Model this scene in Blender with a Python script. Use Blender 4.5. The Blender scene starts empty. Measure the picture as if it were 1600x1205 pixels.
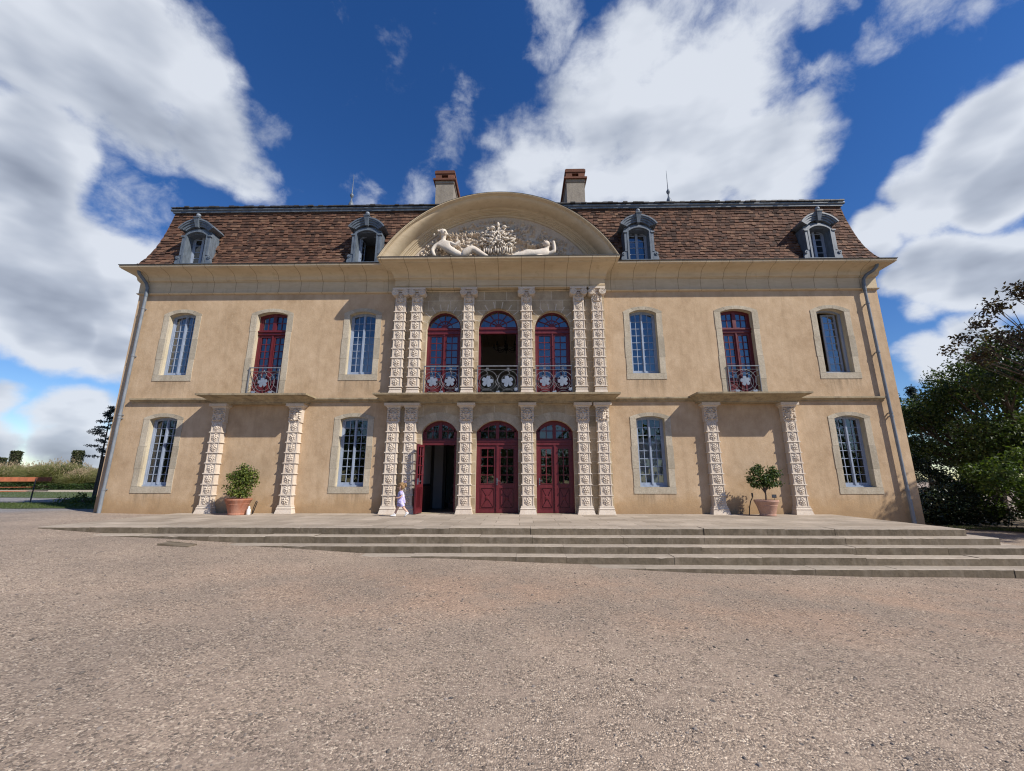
import bpy, math, random
import numpy as np
from mathutils import Vector, Matrix, geometry
PI = math.pi
scene = bpy.context.scene
COL = scene.collection
rnd = random.Random(7)

# ------------------------------------------------------------------ helpers
class MB:
    """collects faces, builds one mesh object"""
    def __init__(s): s.v = []; s.f = []; s.m = []
    def add(s, vs, fs, mi=0):
        o = len(s.v); s.v += [tuple(p) for p in vs]
        for f in fs: s.f.append(tuple(i + o for i in f)); s.m.append(mi)
    def quad(s, a, b, c, d, mi=0): s.add([a, b, c, d], [(0, 1, 2, 3)], mi)
    def box(s, x0, x1, y0, y1, z0, z1, mi=0):
        s.add([(x0,y0,z0),(x1,y0,z0),(x1,y1,z0),(x0,y1,z0),(x0,y0,z1),(x1,y0,z1),(x1,y1,z1),(x0,y1,z1)],
              [(0,3,2,1),(4,5,6,7),(0,1,5,4),(1,2,6,5),(2,3,7,6),(3,0,4,7)], mi)
    def frustum(s, x0, x1, y0, y1, z0, X0, X1, Y0, Y1, z1, mi=0):
        s.add([(x0,y0,z0),(x1,y0,z0),(x1,y1,z0),(x0,y1,z0),(X0,Y0,z1),(X1,Y0,z1),(X1,Y1,z1),(X0,Y1,z1)],
              [(0,3,2,1),(4,5,6,7),(0,1,5,4),(1,2,6,5),(2,3,7,6),(3,0,4,7)], mi)
    def bevbox(s, x0, x1, y0, y1, z0, z1, b, mi=0):
        """box whose front face (towards -y) has chamfered edges"""
        s.add([(x0,y1,z0),(x1,y1,z0),(x1,y1,z1),(x0,y1,z1),
               (x0,y0+b,z0),(x1,y0+b,z0),(x1,y0+b,z1),(x0,y0+b,z1),
               (x0+b,y0,z0+b),(x1-b,y0,z0+b),(x1-b,y0,z1-b),(x0+b,y0,z1-b)],
              [(0,3,2,1),(0,1,5,4),(1,2,6,5),(2,3,7,6),(3,0,4,7),(4,5,9,8),(5,6,10,9),(6,7,11,10),(7,4,8,11),(8,9,10,11)], mi)
    def prism(s, poly, y0, y1, mi=0):
        """closed x-z outline (counter-clockwise seen from -y) pushed from y0 (front) to y1"""
        n = len(poly)
        vs = [(x, y0, z) for x, z in poly] + [(x, y1, z) for x, z in poly]
        fs = [tuple(range(n)), tuple(range(2*n-1, n-1, -1))]
        fs += [(i, i+n, (i+1) % n + n, (i+1) % n) for i in range(n)]
        s.add(vs, fs, mi)
    def ring(s, a, b, y0, y1, mi=0, closed=True):
        """band between two outlines with the same count (a outside), y0 front, y1 back"""
        n = len(a)
        vs = [(x,y0,z) for x,z in a]+[(x,y0,z) for x,z in b]+[(x,y1,z) for x,z in a]+[(x,y1,z) for x,z in b]
        fs = []
        for i in range(n if closed else n-1):
            j = (i+1) % n
            fs += [(i,j,j+n,i+n),(i+2*n,i+3*n,j+3*n,j+2*n),(i,i+2*n,j+2*n,j),(i+n,j+n,j+3*n,i+3*n)]
        if not closed:
            fs += [(0,n,3*n,2*n),(n-1,3*n-1,4*n-1,2*n-1)]
        s.add(vs, fs, mi)
    def tube(s, pts, r, n=8, mi=0, closed=False, caps=True):
        P = [Vector(p) for p in pts]; k = len(P)
        R = r if isinstance(r, (list, tuple)) else [r]*k
        vs = []; up = Vector((0, 0, 1)); side = None
        for i, p in enumerate(P):
            a = P[(i-1) % k] if (closed or i > 0) else p
            b = P[(i+1) % k] if (closed or i < k-1) else p
            t = (b-a)
            t = t.normalized() if t.length > 1e-9 else Vector((0, 0, 1))
            if side is None:
                side = t.cross(up)
                if side.length < .05: side = t.cross(Vector((0, 1, 0)))
            side = side - t*side.dot(t)
            if side.length < 1e-6: side = t.orthogonal()
            side.normalize(); w = side.cross(t)
            for q in range(n):
                an = 2*PI*q/n
                vs.append(p + (side*math.cos(an) + w*math.sin(an))*R[i])
        fs = []
        for i in range(k if closed else k-1):
            j = (i+1) % k
            for q in range(n):
                fs.append((i*n+q, i*n+(q+1) % n, j*n+(q+1) % n, j*n+q))
        if caps and not closed:
            fs.append(tuple(range(n-1, -1, -1))); fs.append(tuple(range((k-1)*n, k*n)))
        s.add(vs, fs, mi)
    def lathe(s, prof, c=(0,0,0), n=20, mi=0):
        vs = []; k = len(prof)
        for r, z in prof:
            for q in range(n):
                a = 2*PI*q/n; vs.append((c[0]+r*math.cos(a), c[1]+r*math.sin(a), c[2]+z))
        fs = [(i*n+q, i*n+(q+1) % n, (i+1)*n+(q+1) % n, (i+1)*n+q) for i in range(k-1) for q in range(n)]
        fs += [tuple(range(n-1,-1,-1)), tuple(range((k-1)*n, k*n))]
        s.add(vs, fs, mi)
    def ball(s, c, r, n=10, m=7, mi=0):
        rx, ry, rz = r if isinstance(r, (list, tuple)) else (r, r, r)
        vs = [(c[0], c[1], c[2]-rz)]
        for i in range(1, m):
            t = PI*i/m
            for q in range(n):
                a = 2*PI*q/n
                vs.append((c[0]+rx*math.sin(t)*math.cos(a), c[1]+ry*math.sin(t)*math.sin(a), c[2]-rz*math.cos(t)))
        vs.append((c[0], c[1], c[2]+rz)); L = len(vs)-1
        fs = [(0, 1+(q+1) % n, 1+q) for q in range(n)]
        for i in range(m-2):
            for q in range(n):
                fs.append((1+i*n+q, 1+i*n+(q+1) % n, 1+(i+1)*n+(q+1) % n, 1+(i+1)*n+q))
        b = 1+(m-2)*n
        fs += [(b+q, b+(q+1) % n, L) for q in range(n)]
        s.add(vs, fs, mi)
    def sweep(s, prof, xl, xr, yb, kx=1.0, top=True, bottom=True, mi=0):
        """profile [(p,z)] bottom to top swept round left side, front and right side with mitred corners"""
        n = len(prof); vs = []
        for p, z in prof:
            vs += [(xl-kx*p, yb, z), (xl-kx*p, -p, z), (xr+kx*p, -p, z), (xr+kx*p, yb, z)]
        fs = [(i*4+k, i*4+k+1, (i+1)*4+k+1, (i+1)*4+k) for i in range(n-1) for k in range(3)]
        if top: fs.append(tuple((n-1)*4+k for k in (0, 1, 2, 3)))
        if bottom: fs.append((3, 2, 1, 0))
        s.add(vs, fs, mi)
    def relief(s, xc, zc, y, w, h, nx, nz, bumps, mi=0, base=0.0):
        """carved panel facing -y: union of ellipsoid caps; bumps (u,v,ru,rv,d) in metres from the centre"""
        U = np.linspace(-w/2, w/2, nx); V = np.linspace(-h/2, h/2, nz)
        uu, vv = np.meshgrid(U, V); H = np.full(uu.shape, base)
        for b in bumps:
            u, v, ru, rv, d = b[:5]; an = b[5] if len(b) > 5 else 0
            du, dv = uu-u, vv-v
            if an: du, dv = du*math.cos(an)+dv*math.sin(an), -du*math.sin(an)+dv*math.cos(an)
            q = 1-(du/ru)**2-(dv/rv)**2
            c = np.sqrt(np.maximum(q, 0))*d
            H = np.where(q > 0, np.maximum(H, c), H) if d > 0 else np.where(q > 0, H+c, H)
        H[0, :] = H[-1, :] = 0; H[:, 0] = H[:, -1] = 0
        vs = [(xc+float(uu[i, j]), y-float(H[i, j]), zc+float(vv[i, j])) for i in range(nz) for j in range(nx)]
        fs = [(i*nx+j, i*nx+j+1, (i+1)*nx+j+1, (i+1)*nx+j) for i in range(nz-1) for j in range(nx-1)]
        s.add(vs, fs, mi)
    def mesh(s, name, mats, smooth=False):
        me = bpy.data.meshes.new(name)
        me.from_pydata(s.v, [], s.f)
        for m in (mats if isinstance(mats, (list, tuple)) else [mats]): me.materials.append(m)
        me.polygons.foreach_set('material_index', s.m)
        if smooth: me.polygons.foreach_set('use_smooth', [True]*len(s.f))
        me.update()
        return me
    def build(s, name, mats, parent=None, smooth=False, loc=(0,0,0), auto=None):
        me = s.mesh(name, mats, smooth or auto is not None)
        if auto is not None:
            try: me.set_sharp_from_angle(angle=math.radians(auto))
            except Exception: pass
        return link(name, me, parent, loc)

def link(name, me, parent=None, loc=(0,0,0), rz=0.0):
    o = bpy.data.objects.new(name, me); COL.objects.link(o)
    o.location = loc; o.rotation_euler = (0, 0, rz)
    if parent is not None: o.parent = parent
    return o
def tag(o, label=None, cat=None, group=None, kind=None):
    if label: o['label'] = label
    if cat: o['category'] = cat
    if group: o['group'] = group
    if kind: o['kind'] = kind
    return o
def thing(name, label, cat, loc=(0,0,0), rz=0.0, group=None):
    return tag(link(name, None, None, loc, rz), label, cat, group)
def smooth_step(a, b, x):
    t = min(1, max(0, (x-a)/(b-a))); return t*t*(3-2*t)
def lerp_tab(tab, x):
    if x <= tab[0][0]: return tab[0][1]
    for (a, u), (b, v) in zip(tab, tab[1:]):
        if x <= b: return u+(v-u)*(x-a)/(b-a)
    return tab[-1][1]

# ------------------------------------------------------------------ node helpers
def nd(nt, typ, _attrs=None, **inp):
    n = nt.nodes.new('ShaderNode'+typ)
    for k, v in (_attrs or {}).items(): setattr(n, k, v)
    for k, v in inp.items():
        key = int(k[1:]) if k[0] == '_' and k[1:].isdigit() else k.replace('_', ' ')
        s = n.inputs[key]
        if isinstance(v, bpy.types.NodeSocket): nt.links.new(v, s)
        else: s.default_value = v
    return n
def mixc(nt, f, a, b, blend='MIX'):
    n = nt.nodes.new('ShaderNodeMix'); n.data_type = 'RGBA'; n.blend_type = blend
    for i, v in ((0, f), (6, a), (7, b)):
        if isinstance(v, bpy.types.NodeSocket): nt.links.new(v, n.inputs[i])
        else: n.inputs[i].default_value = (tuple(v)+(1,) if i and len(v) == 3 else v)
    return n.outputs[2]
def math_(nt, op, a, b=0.0, c=0.0, clamp=False):
    n = nt.nodes.new('ShaderNodeMath'); n.operation = op; n.use_clamp = clamp
    for i, v in enumerate((a, b, c)):
        if isinstance(v, bpy.types.NodeSocket): nt.links.new(v, n.inputs[i])
        else: n.inputs[i].default_value = v
    return n.outputs[0]
def ramp(nt, fac, stops, interp='LINEAR'):
    n = nt.nodes.new('ShaderNodeValToRGB'); n.color_ramp.interpolation = interp
    e = n.color_ramp.elements
    while len(e) < len(stops): e.new(0.5)
    for el, (p, c) in zip(e, stops):
        el.position = p; el.color = (tuple(c)+(1,)) if not isinstance(c, (int, float)) else (c, c, c, 1)
    nt.links.new(fac, n.inputs[0]); return n.outputs[0]
def noise(nt, vec, scale, detail=4, rough=.55, dist=0.0):
    return nd(nt, 'TexNoise', None, Vector=vec, Scale=scale, Detail=detail, Roughness=rough, Distortion=dist).outputs[0]
def pos(nt): return nd(nt, 'NewGeometry').outputs['Position']
def objco(nt): return nd(nt, 'TexCoord').outputs['Object']
def scaled(nt, vec, sx, sy, sz):
    return nd(nt, 'VectorMath', {'operation': 'MULTIPLY'}, _0=vec, _1=(sx, sy, sz)).outputs[0]
def sepz(nt, vec): return nd(nt, 'SeparateXYZ', None, Vector=vec).outputs
def island(nt): return nd(nt, 'NewGeometry').outputs['Random Per Island']
def new_mat(name, col=(.5,.5,.5), rough=.8, metal=0.0, spec=.5):
    m = bpy.data.materials.new(name); m.use_nodes = True; nt = m.node_tree
    b = nt.nodes['Principled BSDF']
    b.inputs['Base Color'].default_value = tuple(col)+(1,)
    b.inputs['Roughness'].default_value = rough; b.inputs['Metallic'].default_value = metal
    b.inputs['Specular IOR Level'].default_value = spec
    return m, nt, b
def setin(nt, b, key, v):
    if isinstance(v, bpy.types.NodeSocket): nt.links.new(v, b.inputs[key])
    else: b.inputs[key].default_value = v
def bump(nt, b, h, dist=.01, strength=.6):
    n = nd(nt, 'Bump', None, Height=h, Distance=dist, Strength=strength)
    nt.links.new(n.outputs[0], b.inputs['Normal'])

# ------------------------------------------------------------------ materials
def stone_mat(name, c0, c1, big=1.3, fine=30, bdist=.004, dark=None, dark_amt=.5, isl=.25, pits=0.0, rough=.88):
    """stone: two tones in blotches, optional weathering stains, block to block variation"""
    m, nt, b = new_mat(name, c0, rough, spec=.25)
    p = pos(nt)
    n1 = noise(nt, p, big, 5, .6); n2 = noise(nt, p, big*7, 4, .6); n3 = noise(nt, p, fine, 3, .6)
    f = math_(nt, 'ADD', math_(nt, 'MULTIPLY', n1, .6), math_(nt, 'MULTIPLY', n2, .4))
    c = ramp(nt, f, [(.33, c0), (.67, c1)])
    if isl:
        r = ramp(nt, island(nt), [(0, (1-isl,)*3), (1, (1+isl*.6,)*3)])
        c = mixc(nt, 1.0, c, r, 'MULTIPLY')
    c = mixc(nt, .35, c, ramp(nt, n3, [(.3, (.45,)*3), (.6, (1,)*3)]), 'MULTIPLY')
    if dark:
        st = noise(nt, scaled(nt, p, 2.2, 2.2, .45), 2.0, 6, .65)
        c = mixc(nt, math_(nt, 'MULTIPLY', ramp(nt, st, [(.48, 0.0), (.68, 1.0)]), dark_amt), c, dark)
    if pits:
        vo = nd(nt, 'TexVoronoi', None, Vector=p, Scale=26.0, Randomness=1.0).outputs['Distance']
        pm = math_(nt, 'MULTIPLY', ramp(nt, vo, [(.05, 1.0), (.22, 0.0)]), ramp(nt, n2, [(.45, 0.0), (.6, 1.0)]))
        c = mixc(nt, math_(nt, 'MULTIPLY', pm, pits), c, (.12, .09, .06))
    setin(nt, b, 'Base Color', c)
    bump(nt, b, math_(nt, 'ADD', n3, math_(nt, 'MULTIPLY', n2, 2.0)), bdist, .7)
    return m

def stucco_mat():
    m, nt, b = new_mat('stucco', rough=.92, spec=.2)
    p = pos(nt); z = sepz(nt, p)[2]
    n1 = noise(nt, p, .55, 6, .62, .4); n2 = noise(nt, scaled(nt, p, 1, 1, .8), 3.2, 6, .65); n3 = noise(nt, p, 45, 3, .6)
    n4 = noise(nt, scaled(nt, p, 3.5, 1, .35), 1.2, 5, .65)
    f = math_(nt, 'ADD', math_(nt, 'MULTIPLY', n1, .5), math_(nt, 'MULTIPLY', n2, .5))
    c = ramp(nt, f, [(.32, (.375, .255, .150)), (.5, (.505, .362, .228)), (.68, (.61, .455, .302))])
    # faint vertical washes and old repairs
    c = mixc(nt, math_(nt, 'MULTIPLY', ramp(nt, n4, [(.52, 0.0), (.7, 1.0)]), .45), c, (.37, .258, .155))
    vo = noise(nt, p, 9, 5, .7)
    c = mixc(nt, math_(nt, 'MULTIPLY', ramp(nt, vo, [(.56, 0.0), (.68, 1.0)]), .5), c, (.57, .435, .29))
    # damp band of redder plaster at the foot of the wall, ragged edge
    edge = math_(nt, 'ADD', z, math_(nt, 'MULTIPLY', math_(nt, 'SUBTRACT', noise(nt, p, 1.4, 6, .7), .5), 1.1))
    c = mixc(nt, math_(nt, 'MULTIPLY', nd(nt, 'MapRange', None, Value=edge, From_Min=.78, From_Max=.5).outputs[0], .65), c, (.43, .28, .145))
    low = nd(nt, 'MapRange', None, Value=edge, From_Min=.52, From_Max=.2).outputs[0]
    c = mixc(nt, math_(nt, 'MULTIPLY', low, .4), c, (.25, .16, .085))
    c = mixc(nt, .22, c, ramp(nt, n3, [(.3, (.55,)*3), (.6, (1,)*3)]), 'MULTIPLY')
    # rain streaks under the sills (windows stand at +-4.47 and +-10.36) and below the string course
    ax = math_(nt, 'ABSOLUTE', sepz(nt, p)[0])
    nr1 = nd(nt, 'MapRange', None, Value=math_(nt, 'ABSOLUTE', math_(nt, 'SUBTRACT', ax, 4.47)), From_Min=.72, From_Max=.45).outputs[0]
    nr2 = nd(nt, 'MapRange', None, Value=math_(nt, 'ABSOLUTE', math_(nt, 'SUBTRACT', ax, 10.36)), From_Min=.72, From_Max=.45).outputs[0]
    below = math_(nt, 'ADD', math_(nt, 'MULTIPLY', nd(nt, 'MapRange', None, Value=z, From_Min=3.66, From_Max=4.19).outputs[0], math_(nt, 'LESS_THAN', z, 4.2)),
                  math_(nt, 'MULTIPLY', nd(nt, 'MapRange', None, Value=z, From_Min=.35, From_Max=.79).outputs[0], math_(nt, 'LESS_THAN', z, .8)))
    strk = noise(nt, scaled(nt, p, 9, 1, .7), 1.0, 6, .7)
    stm = math_(nt, 'MULTIPLY', math_(nt, 'MULTIPLY', below, math_(nt, 'MAXIMUM', nr1, nr2)), ramp(nt, strk, [(.42, 0.0), (.66, 1.0)]))
    c = mixc(nt, math_(nt, 'MULTIPLY', stm, .75), c, (.20, .15, .095))
    bel2 = math_(nt, 'MULTIPLY', nd(nt, 'MapRange', None, Value=z, From_Min=2.7, From_Max=3.5).outputs[0], math_(nt, 'LESS_THAN', z, 3.5))
    c = mixc(nt, math_(nt, 'MULTIPLY', math_(nt, 'MULTIPLY', bel2, ramp(nt, strk, [(.5, 0.0), (.72, 1.0)])), .4), c, (.27, .20, .125))
    setin(nt, b, 'Base Color', c)
    bump(nt, b, math_(nt, 'ADD', math_(nt, 'MULTIPLY', n2, 3.0), n3), .006, .7)
    return m

def cornice_mat(name='cornice_stone', joints=.6):
    m, nt, b = new_mat(name, rough=.85, spec=.25)
    p = pos(nt); s = sepz(nt, p)
    n1 = noise(nt, p, .9, 5, .6); n2 = noise(nt, scaled(nt, p, 1.2, 2, 5), 2.2, 5, .65); n3 = noise(nt, p, 35, 3, .6)
    f = math_(nt, 'ADD', math_(nt, 'MULTIPLY', n1, .5), math_(nt, 'MULTIPLY', n2, .5))
    c = ramp(nt, f, [(.34, (.485, .385, .255)), (.66, (.61, .505, .35))])
    fr = math_(nt, 'FRACT', math_(nt, 'MULTIPLY', math_(nt, 'ADD', s[0], 40.17), 1/.722))
    j = math_(nt, 'LESS_THAN', math_(nt, 'ABSOLUTE', math_(nt, 'SUBTRACT', fr, .5)), .012)
    c = mixc(nt, math_(nt, 'MULTIPLY', j, joints), c, (.16, .11, .06))
    st = noise(nt, scaled(nt, p, 3, 3, .5), 1.6, 6, .7)
    c = mixc(nt, math_(nt, 'MULTIPLY', ramp(nt, st, [(.56, 0.0), (.74, 1.0)]), .4), c, (.25, .18, .10))
    setin(nt, b, 'Base Color', c)
    bump(nt, b, math_(nt, 'SUBTRACT', n3, math_(nt, 'MULTIPLY', j, 5.0*joints)), .003, .6)
    return m

def ashlar_mat():
    m, nt, b = new_mat('ashlar', rough=.9, spec=.25)
    p = pos(nt); s = sepz(nt, p)
    v = nd(nt, 'CombineXYZ', None, X=math_(nt, 'ADD', s[0], .21), Y=s[2]).outputs[0]
    br = nd(nt, 'TexBrick', {'offset': .5}, Vector=v, Color1=(.36, .29, .19, 1), Color2=(.49, .40, .28, 1), Mortar=(.56, .49, .38, 1),
            Scale=1.0, Mortar_Size=.012, Mortar_Smooth=.3, Bias=0.0, Brick_Width=.72, Row_Height=.34)
    n1 = noise(nt, p, 2.6, 6, .65); n3 = noise(nt, p, 30, 3, .6)
    c = mixc(nt, .55, br.outputs[0], ramp(nt, n1, [(.35, (.55, .5, .45)), (.65, (1.15, 1.12, 1.05))]), 'MULTIPLY')
    c = mixc(nt, .3, c, ramp(nt, n3, [(.3, (.5,)*3), (.6, (1,)*3)]), 'MULTIPLY')
    setin(nt, b, 'Base Color', c)
    bump(nt, b, math_(nt, 'ADD', n3, math_(nt, 'MULTIPLY', n1, 2.0)), .005, .7)
    return m

def tile_mat():
    m, nt, b = new_mat('roof_tile', rough=.85, spec=.25)
    p = pos(nt); r = island(nt)
    big = noise(nt, p, .35, 3, .6)
    rr = math_(nt, 'ADD', math_(nt, 'MULTIPLY', r, .8), math_(nt, 'MULTIPLY', math_(nt, 'SUBTRACT', big, .35), .55))
    c = ramp(nt, rr, [(.05, (.045, .025, .018)), (.3, (.082, .042, .028)), (.5, (.112, .056, .036)), (.7, (.145, .072, .045)), (.88, (.185, .105, .066)), (1, (.27, .19, .13))])
    n2 = noise(nt, p, 9, 5, .7); n3 = noise(nt, p, 60, 2, .6)
    c = mixc(nt, math_(nt, 'MULTIPLY', ramp(nt, n2, [(.52, 0.0), (.68, 1.0)]), .6), c, (.05, .04, .033))
    c = mixc(nt, math_(nt, 'MULTIPLY', ramp(nt, noise(nt, p, 16, 4, .7), [(.62, 0.0), (.72, 1.0)]), .5), c, (.36, .31, .24))
    setin(nt, b, 'Base Color', c); bump(nt, b, n3, .004, .6)
    return m

def paint_mat(name, c, rough=.45, var=.12, wear=None):
    m, nt, b = new_mat(name, c, rough, spec=.4)
    p = pos(nt); n1 = noise(nt, scaled(nt, p, 2, 2, .7), 6, 5, .65)
    cc = mixc(nt, 1.0, tuple(c), ramp(nt, n1, [(.3, (1-var*1.6,)*3), (.7, (1+var,)*3)]), 'MULTIPLY')
    if wear:
        n2 = noise(nt, p, 28, 4, .7)
        cc = mixc(nt, math_(nt, 'MULTIPLY', ramp(nt, n2, [(.6, 0.0), (.7, 1.0)]), .5), cc, wear)
    setin(nt, b, 'Base Color', cc)
    setin(nt, b, 'Roughness', ramp(nt, n1, [(.3, rough-.08), (.7, rough+.12)]))
    bump(nt, b, noise(nt, scaled(nt, p, 30, 30, 4), 4, 3, .6), .0015, .5)
    return m

def glass_mat(name='glass', refl=.16, tint=(.72, .76, .78)):
    m = bpy.data.materials.new(name); m.use_nodes = True; nt = m.node_tree; nt.nodes.clear()
    out = nt.nodes.new('ShaderNodeOutputMaterial')
    t = nd(nt, 'BsdfTransparent', None, Color=tint+(1,))
    wob = nd(nt, 'Bump', None, Height=noise(nt, pos(nt), 2.5, 2, .5), Distance=.02, Strength=.35)
    g = nd(nt, 'BsdfGlossy', None, Color=(.92, .95, 1, 1), Roughness=.02, Normal=wob.outputs[0])
    fr = nd(nt, 'Fresnel', None, IOR=1.5)
    fac = math_(nt, 'ADD', math_(nt, 'MULTIPLY', fr.outputs[0], 1.6), refl, clamp=True)
    mx = nd(nt, 'MixShader', None, _0=fac, _1=t.outputs[0], _2=g.outputs[0])
    nt.links.new(mx.outputs[0], out.inputs[0])
    return m

def leaf_mat(name, stops, transl=.3, rough=.5, spec=.35):
    m = bpy.data.materials.new(name); m.use_nodes = True; nt = m.node_tree; nt.nodes.clear()
    out = nt.nodes.new('ShaderNodeOutputMaterial')
    r = island(nt); big = noise(nt, pos(nt), 1.1, 3, .6)
    f = math_(nt, 'ADD', math_(nt, 'MULTIPLY', r, .7), math_(nt, 'MULTIPLY', math_(nt, 'SUBTRACT', big, .25), .6))
    c = ramp(nt, f, stops)
    b = nd(nt, 'BsdfPrincipled', None, Base_Color=c, Roughness=rough)
    b.inputs['Specular IOR Level'].default_value = spec
    t = nd(nt, 'BsdfTranslucent', None, Color=mixc(nt, 1.0, c, (1.3, 1.4, .6), 'MULTIPLY'))
    mx = nd(nt, 'MixShader', None, _0=transl, _1=b.outputs[0], _2=t.outputs[0])
    nt.links.new(mx.outputs[0], out.inputs[0])
    return m

def gravel_mat():
    m, nt, b = new_mat('gravel', rough=.9, spec=.2)
    p = pos(nt); s = sepz(nt, p)
    warp = nd(nt, 'VectorMath', {'operation': 'ADD'}, _0=p, _1=scaled(nt, nd(nt, 'TexNoise', None, Vector=p, Scale=60.0, Detail=1.0).outputs[1], .008, .008, .008)).outputs[0]
    v1 = nd(nt, 'TexVoronoi', None, Vector=warp, Scale=84.0, Randomness=1.0)
    v2 = nd(nt, 'TexVoronoi', None, Vector=warp, Scale=38.0, Randomness=1.0)
    v3 = nd(nt, 'TexVoronoi', None, Vector=warp, Scale=9.0, Randomness=1.0)
    h1 = sepz(nt, v1.outputs['Color'])[0]; h2 = sepz(nt, v2.outputs['Color'])[0]; h3 = sepz(nt, v3.outputs['Color'])[0]
    big = noise(nt, p, .22, 5, .6); mid = noise(nt, p, .9, 5, .65); med = noise(nt, p, 4.5, 5, .7)
    base = [(.0, (.12, .097, .080)), (.2, (.235, .183, .141)), (.45, (.335, .260, .197)), (.7, (.42, .328, .247)), (.88, (.52, .412, .31)), (1, (.76, .63, .485))]
    c1 = ramp(nt, h1, base); c2 = ramp(nt, h2, base)
    use2 = math_(nt, 'MULTIPLY', math_(nt, 'LESS_THAN', v2.outputs['Distance'], .42), math_(nt, 'GREATER_THAN', sepz(nt, v2.outputs['Color'])[1], .45))
    c = mixc(nt, use2, c1, c2)
    # scattered larger dark slate chips
    use3 = math_(nt, 'MULTIPLY', math_(nt, 'LESS_THAN', v3.outputs['Distance'], math_(nt, 'MULTIPLY', h3, .22)), math_(nt, 'GREATER_THAN', sepz(nt, v3.outputs['Color'])[1], .88))
    c = mixc(nt, math_(nt, 'MULTIPLY', use3, .85), c, (.085, .085, .09))
    # compacted finer dust between stones in patches
    dust = ramp(nt, med, [(.46, 0.0), (.62, .55)])
    c = mixc(nt, dust, c, (.365, .284, .219))
    # broad tone: reddish earth near the steps, greyer to the left
    yb = math_(nt, 'ADD', s[1], math_(nt, 'MULTIPLY', math_(nt, 'SUBTRACT', mid, .5), 2.6))
    band = math_(nt, 'MULTIPLY', nd(nt, 'MapRange', {'interpolation_type': 'SMOOTHSTEP'}, Value=yb, From_Min=-8.6, From_Max=-6.6).outputs[0],
                 nd(nt, 'MapRange', {'interpolation_type': 'SMOOTHSTEP'}, Value=yb, From_Min=-5.0, From_Max=-6.0).outputs[0])
    band = math_(nt, 'MULTIPLY', band, nd(nt, 'MapRange', {'interpolation_type': 'SMOOTHSTEP'}, Value=s[0], From_Min=-6.0, From_Max=0.0).outputs[0])
    band = math_(nt, 'MULTIPLY', band, ramp(nt, mid, [(.38, 0.0), (.6, 1.0)]))
    c = mixc(nt, math_(nt, 'MULTIPLY', band, .32), c, mixc(nt, 1.0, c, (1.18, .88, .72), 'MULTIPLY'))
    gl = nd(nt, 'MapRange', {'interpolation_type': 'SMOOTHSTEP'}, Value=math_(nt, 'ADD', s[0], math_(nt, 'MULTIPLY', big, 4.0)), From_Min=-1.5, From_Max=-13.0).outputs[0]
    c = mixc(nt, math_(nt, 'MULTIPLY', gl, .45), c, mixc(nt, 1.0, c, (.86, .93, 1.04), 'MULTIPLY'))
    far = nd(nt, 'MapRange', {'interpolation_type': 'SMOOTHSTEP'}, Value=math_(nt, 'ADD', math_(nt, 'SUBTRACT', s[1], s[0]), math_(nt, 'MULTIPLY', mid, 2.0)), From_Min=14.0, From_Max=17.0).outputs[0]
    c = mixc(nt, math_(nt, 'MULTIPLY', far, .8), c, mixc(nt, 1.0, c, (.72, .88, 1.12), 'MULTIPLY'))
    c = mixc(nt, .55, c, ramp(nt, big, [(.35, (.74, .74, .74)), (.65, (1.05, 1.03, 1.01))]), 'MULTIPLY')
    c = mixc(nt, .5, c, ramp(nt, mid, [(.35, (.82, .82, .83)), (.65, (1.12, 1.1, 1.08))]), 'MULTIPLY')
    setin(nt, b, 'Base Color', c)
    hh = math_(nt, 'ADD', math_(nt, 'MULTIPLY', math_(nt, 'SUBTRACT', .6, v1.outputs['Distance']), math_(nt, 'ADD', h1, .3)),
               math_(nt, 'MULTIPLY', use2, math_(nt, 'SUBTRACT', .9, v2.outputs['Distance'])))
    hh = math_(nt, 'ADD', hh, math_(nt, 'MULTIPLY', use3, 1.2))
    hh = math_(nt, 'MULTIPLY', hh, math_(nt, 'SUBTRACT', 1.0, math_(nt, 'MULTIPLY', dust, .9)))
    bump(nt, b, hh, .009, .9)
    return m

M = {}
M['stucco'] = stucco_mat(); M['cornice'] = cornice_mat(); M['ashlar'] = ashlar_mat(); M['mortar'] = stone_mat('pale_mortar', (.55, .48, .38), (.64, .57, .46), 2, 30, .003, None, 0, 0); M['arch_stone'] = cornice_mat('arch_stone', 0.0); M['tile'] = tile_mat()
M['surround'] = stone_mat('surround_stone', (.40, .34, .25), (.53, .465, .36), 1.6, 34, .004, (.24, .19, .13), .35, .22, .7)
M['reveal'] = stone_mat('reveal_stone', (.50, .42, .28), (.60, .52, .38), 1.6, 34, .003, None, 0, .12)
M['pilaster'] = stone_mat('pilaster_stone', (.615, .52, .415), (.72, .63, .525), 1.2, 40, .002, (.44, .31, .24), .3, 0)
M['relief'] = stone_mat('relief_stone', (.66, .575, .475), (.77, .70, .605), 1.8, 40, .002, (.42, .30, .24), .3, 0)
M['tympanum'] = stone_mat('tympanum_stone', (.56, .465, .36), (.66, .565, .455), 1.4, 30, .004, (.33, .25, .22), .4, 0)
M['slab'] = stone_mat('slab_stone', (.30, .235, .145), (.44, .36, .235), 1.1, 30, .004, (.13, .105, .075), .65, 0, .3)
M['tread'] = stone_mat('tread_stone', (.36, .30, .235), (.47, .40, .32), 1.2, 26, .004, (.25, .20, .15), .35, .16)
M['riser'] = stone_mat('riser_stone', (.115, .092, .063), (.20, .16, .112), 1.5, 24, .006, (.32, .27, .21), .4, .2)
M['kerb'] = stone_mat('kerb_stone', (.30, .26, .2), (.42, .37, .3), 1.5, 24, .005, None, 0, .2)
M['blue'] = paint_mat('blue_grey_paint', (.285, .335, .425), .5, .10)
M['zinc'] = paint_mat('zinc', (.125, .150, .180), .42, .22, (.22, .25, .28))
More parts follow.
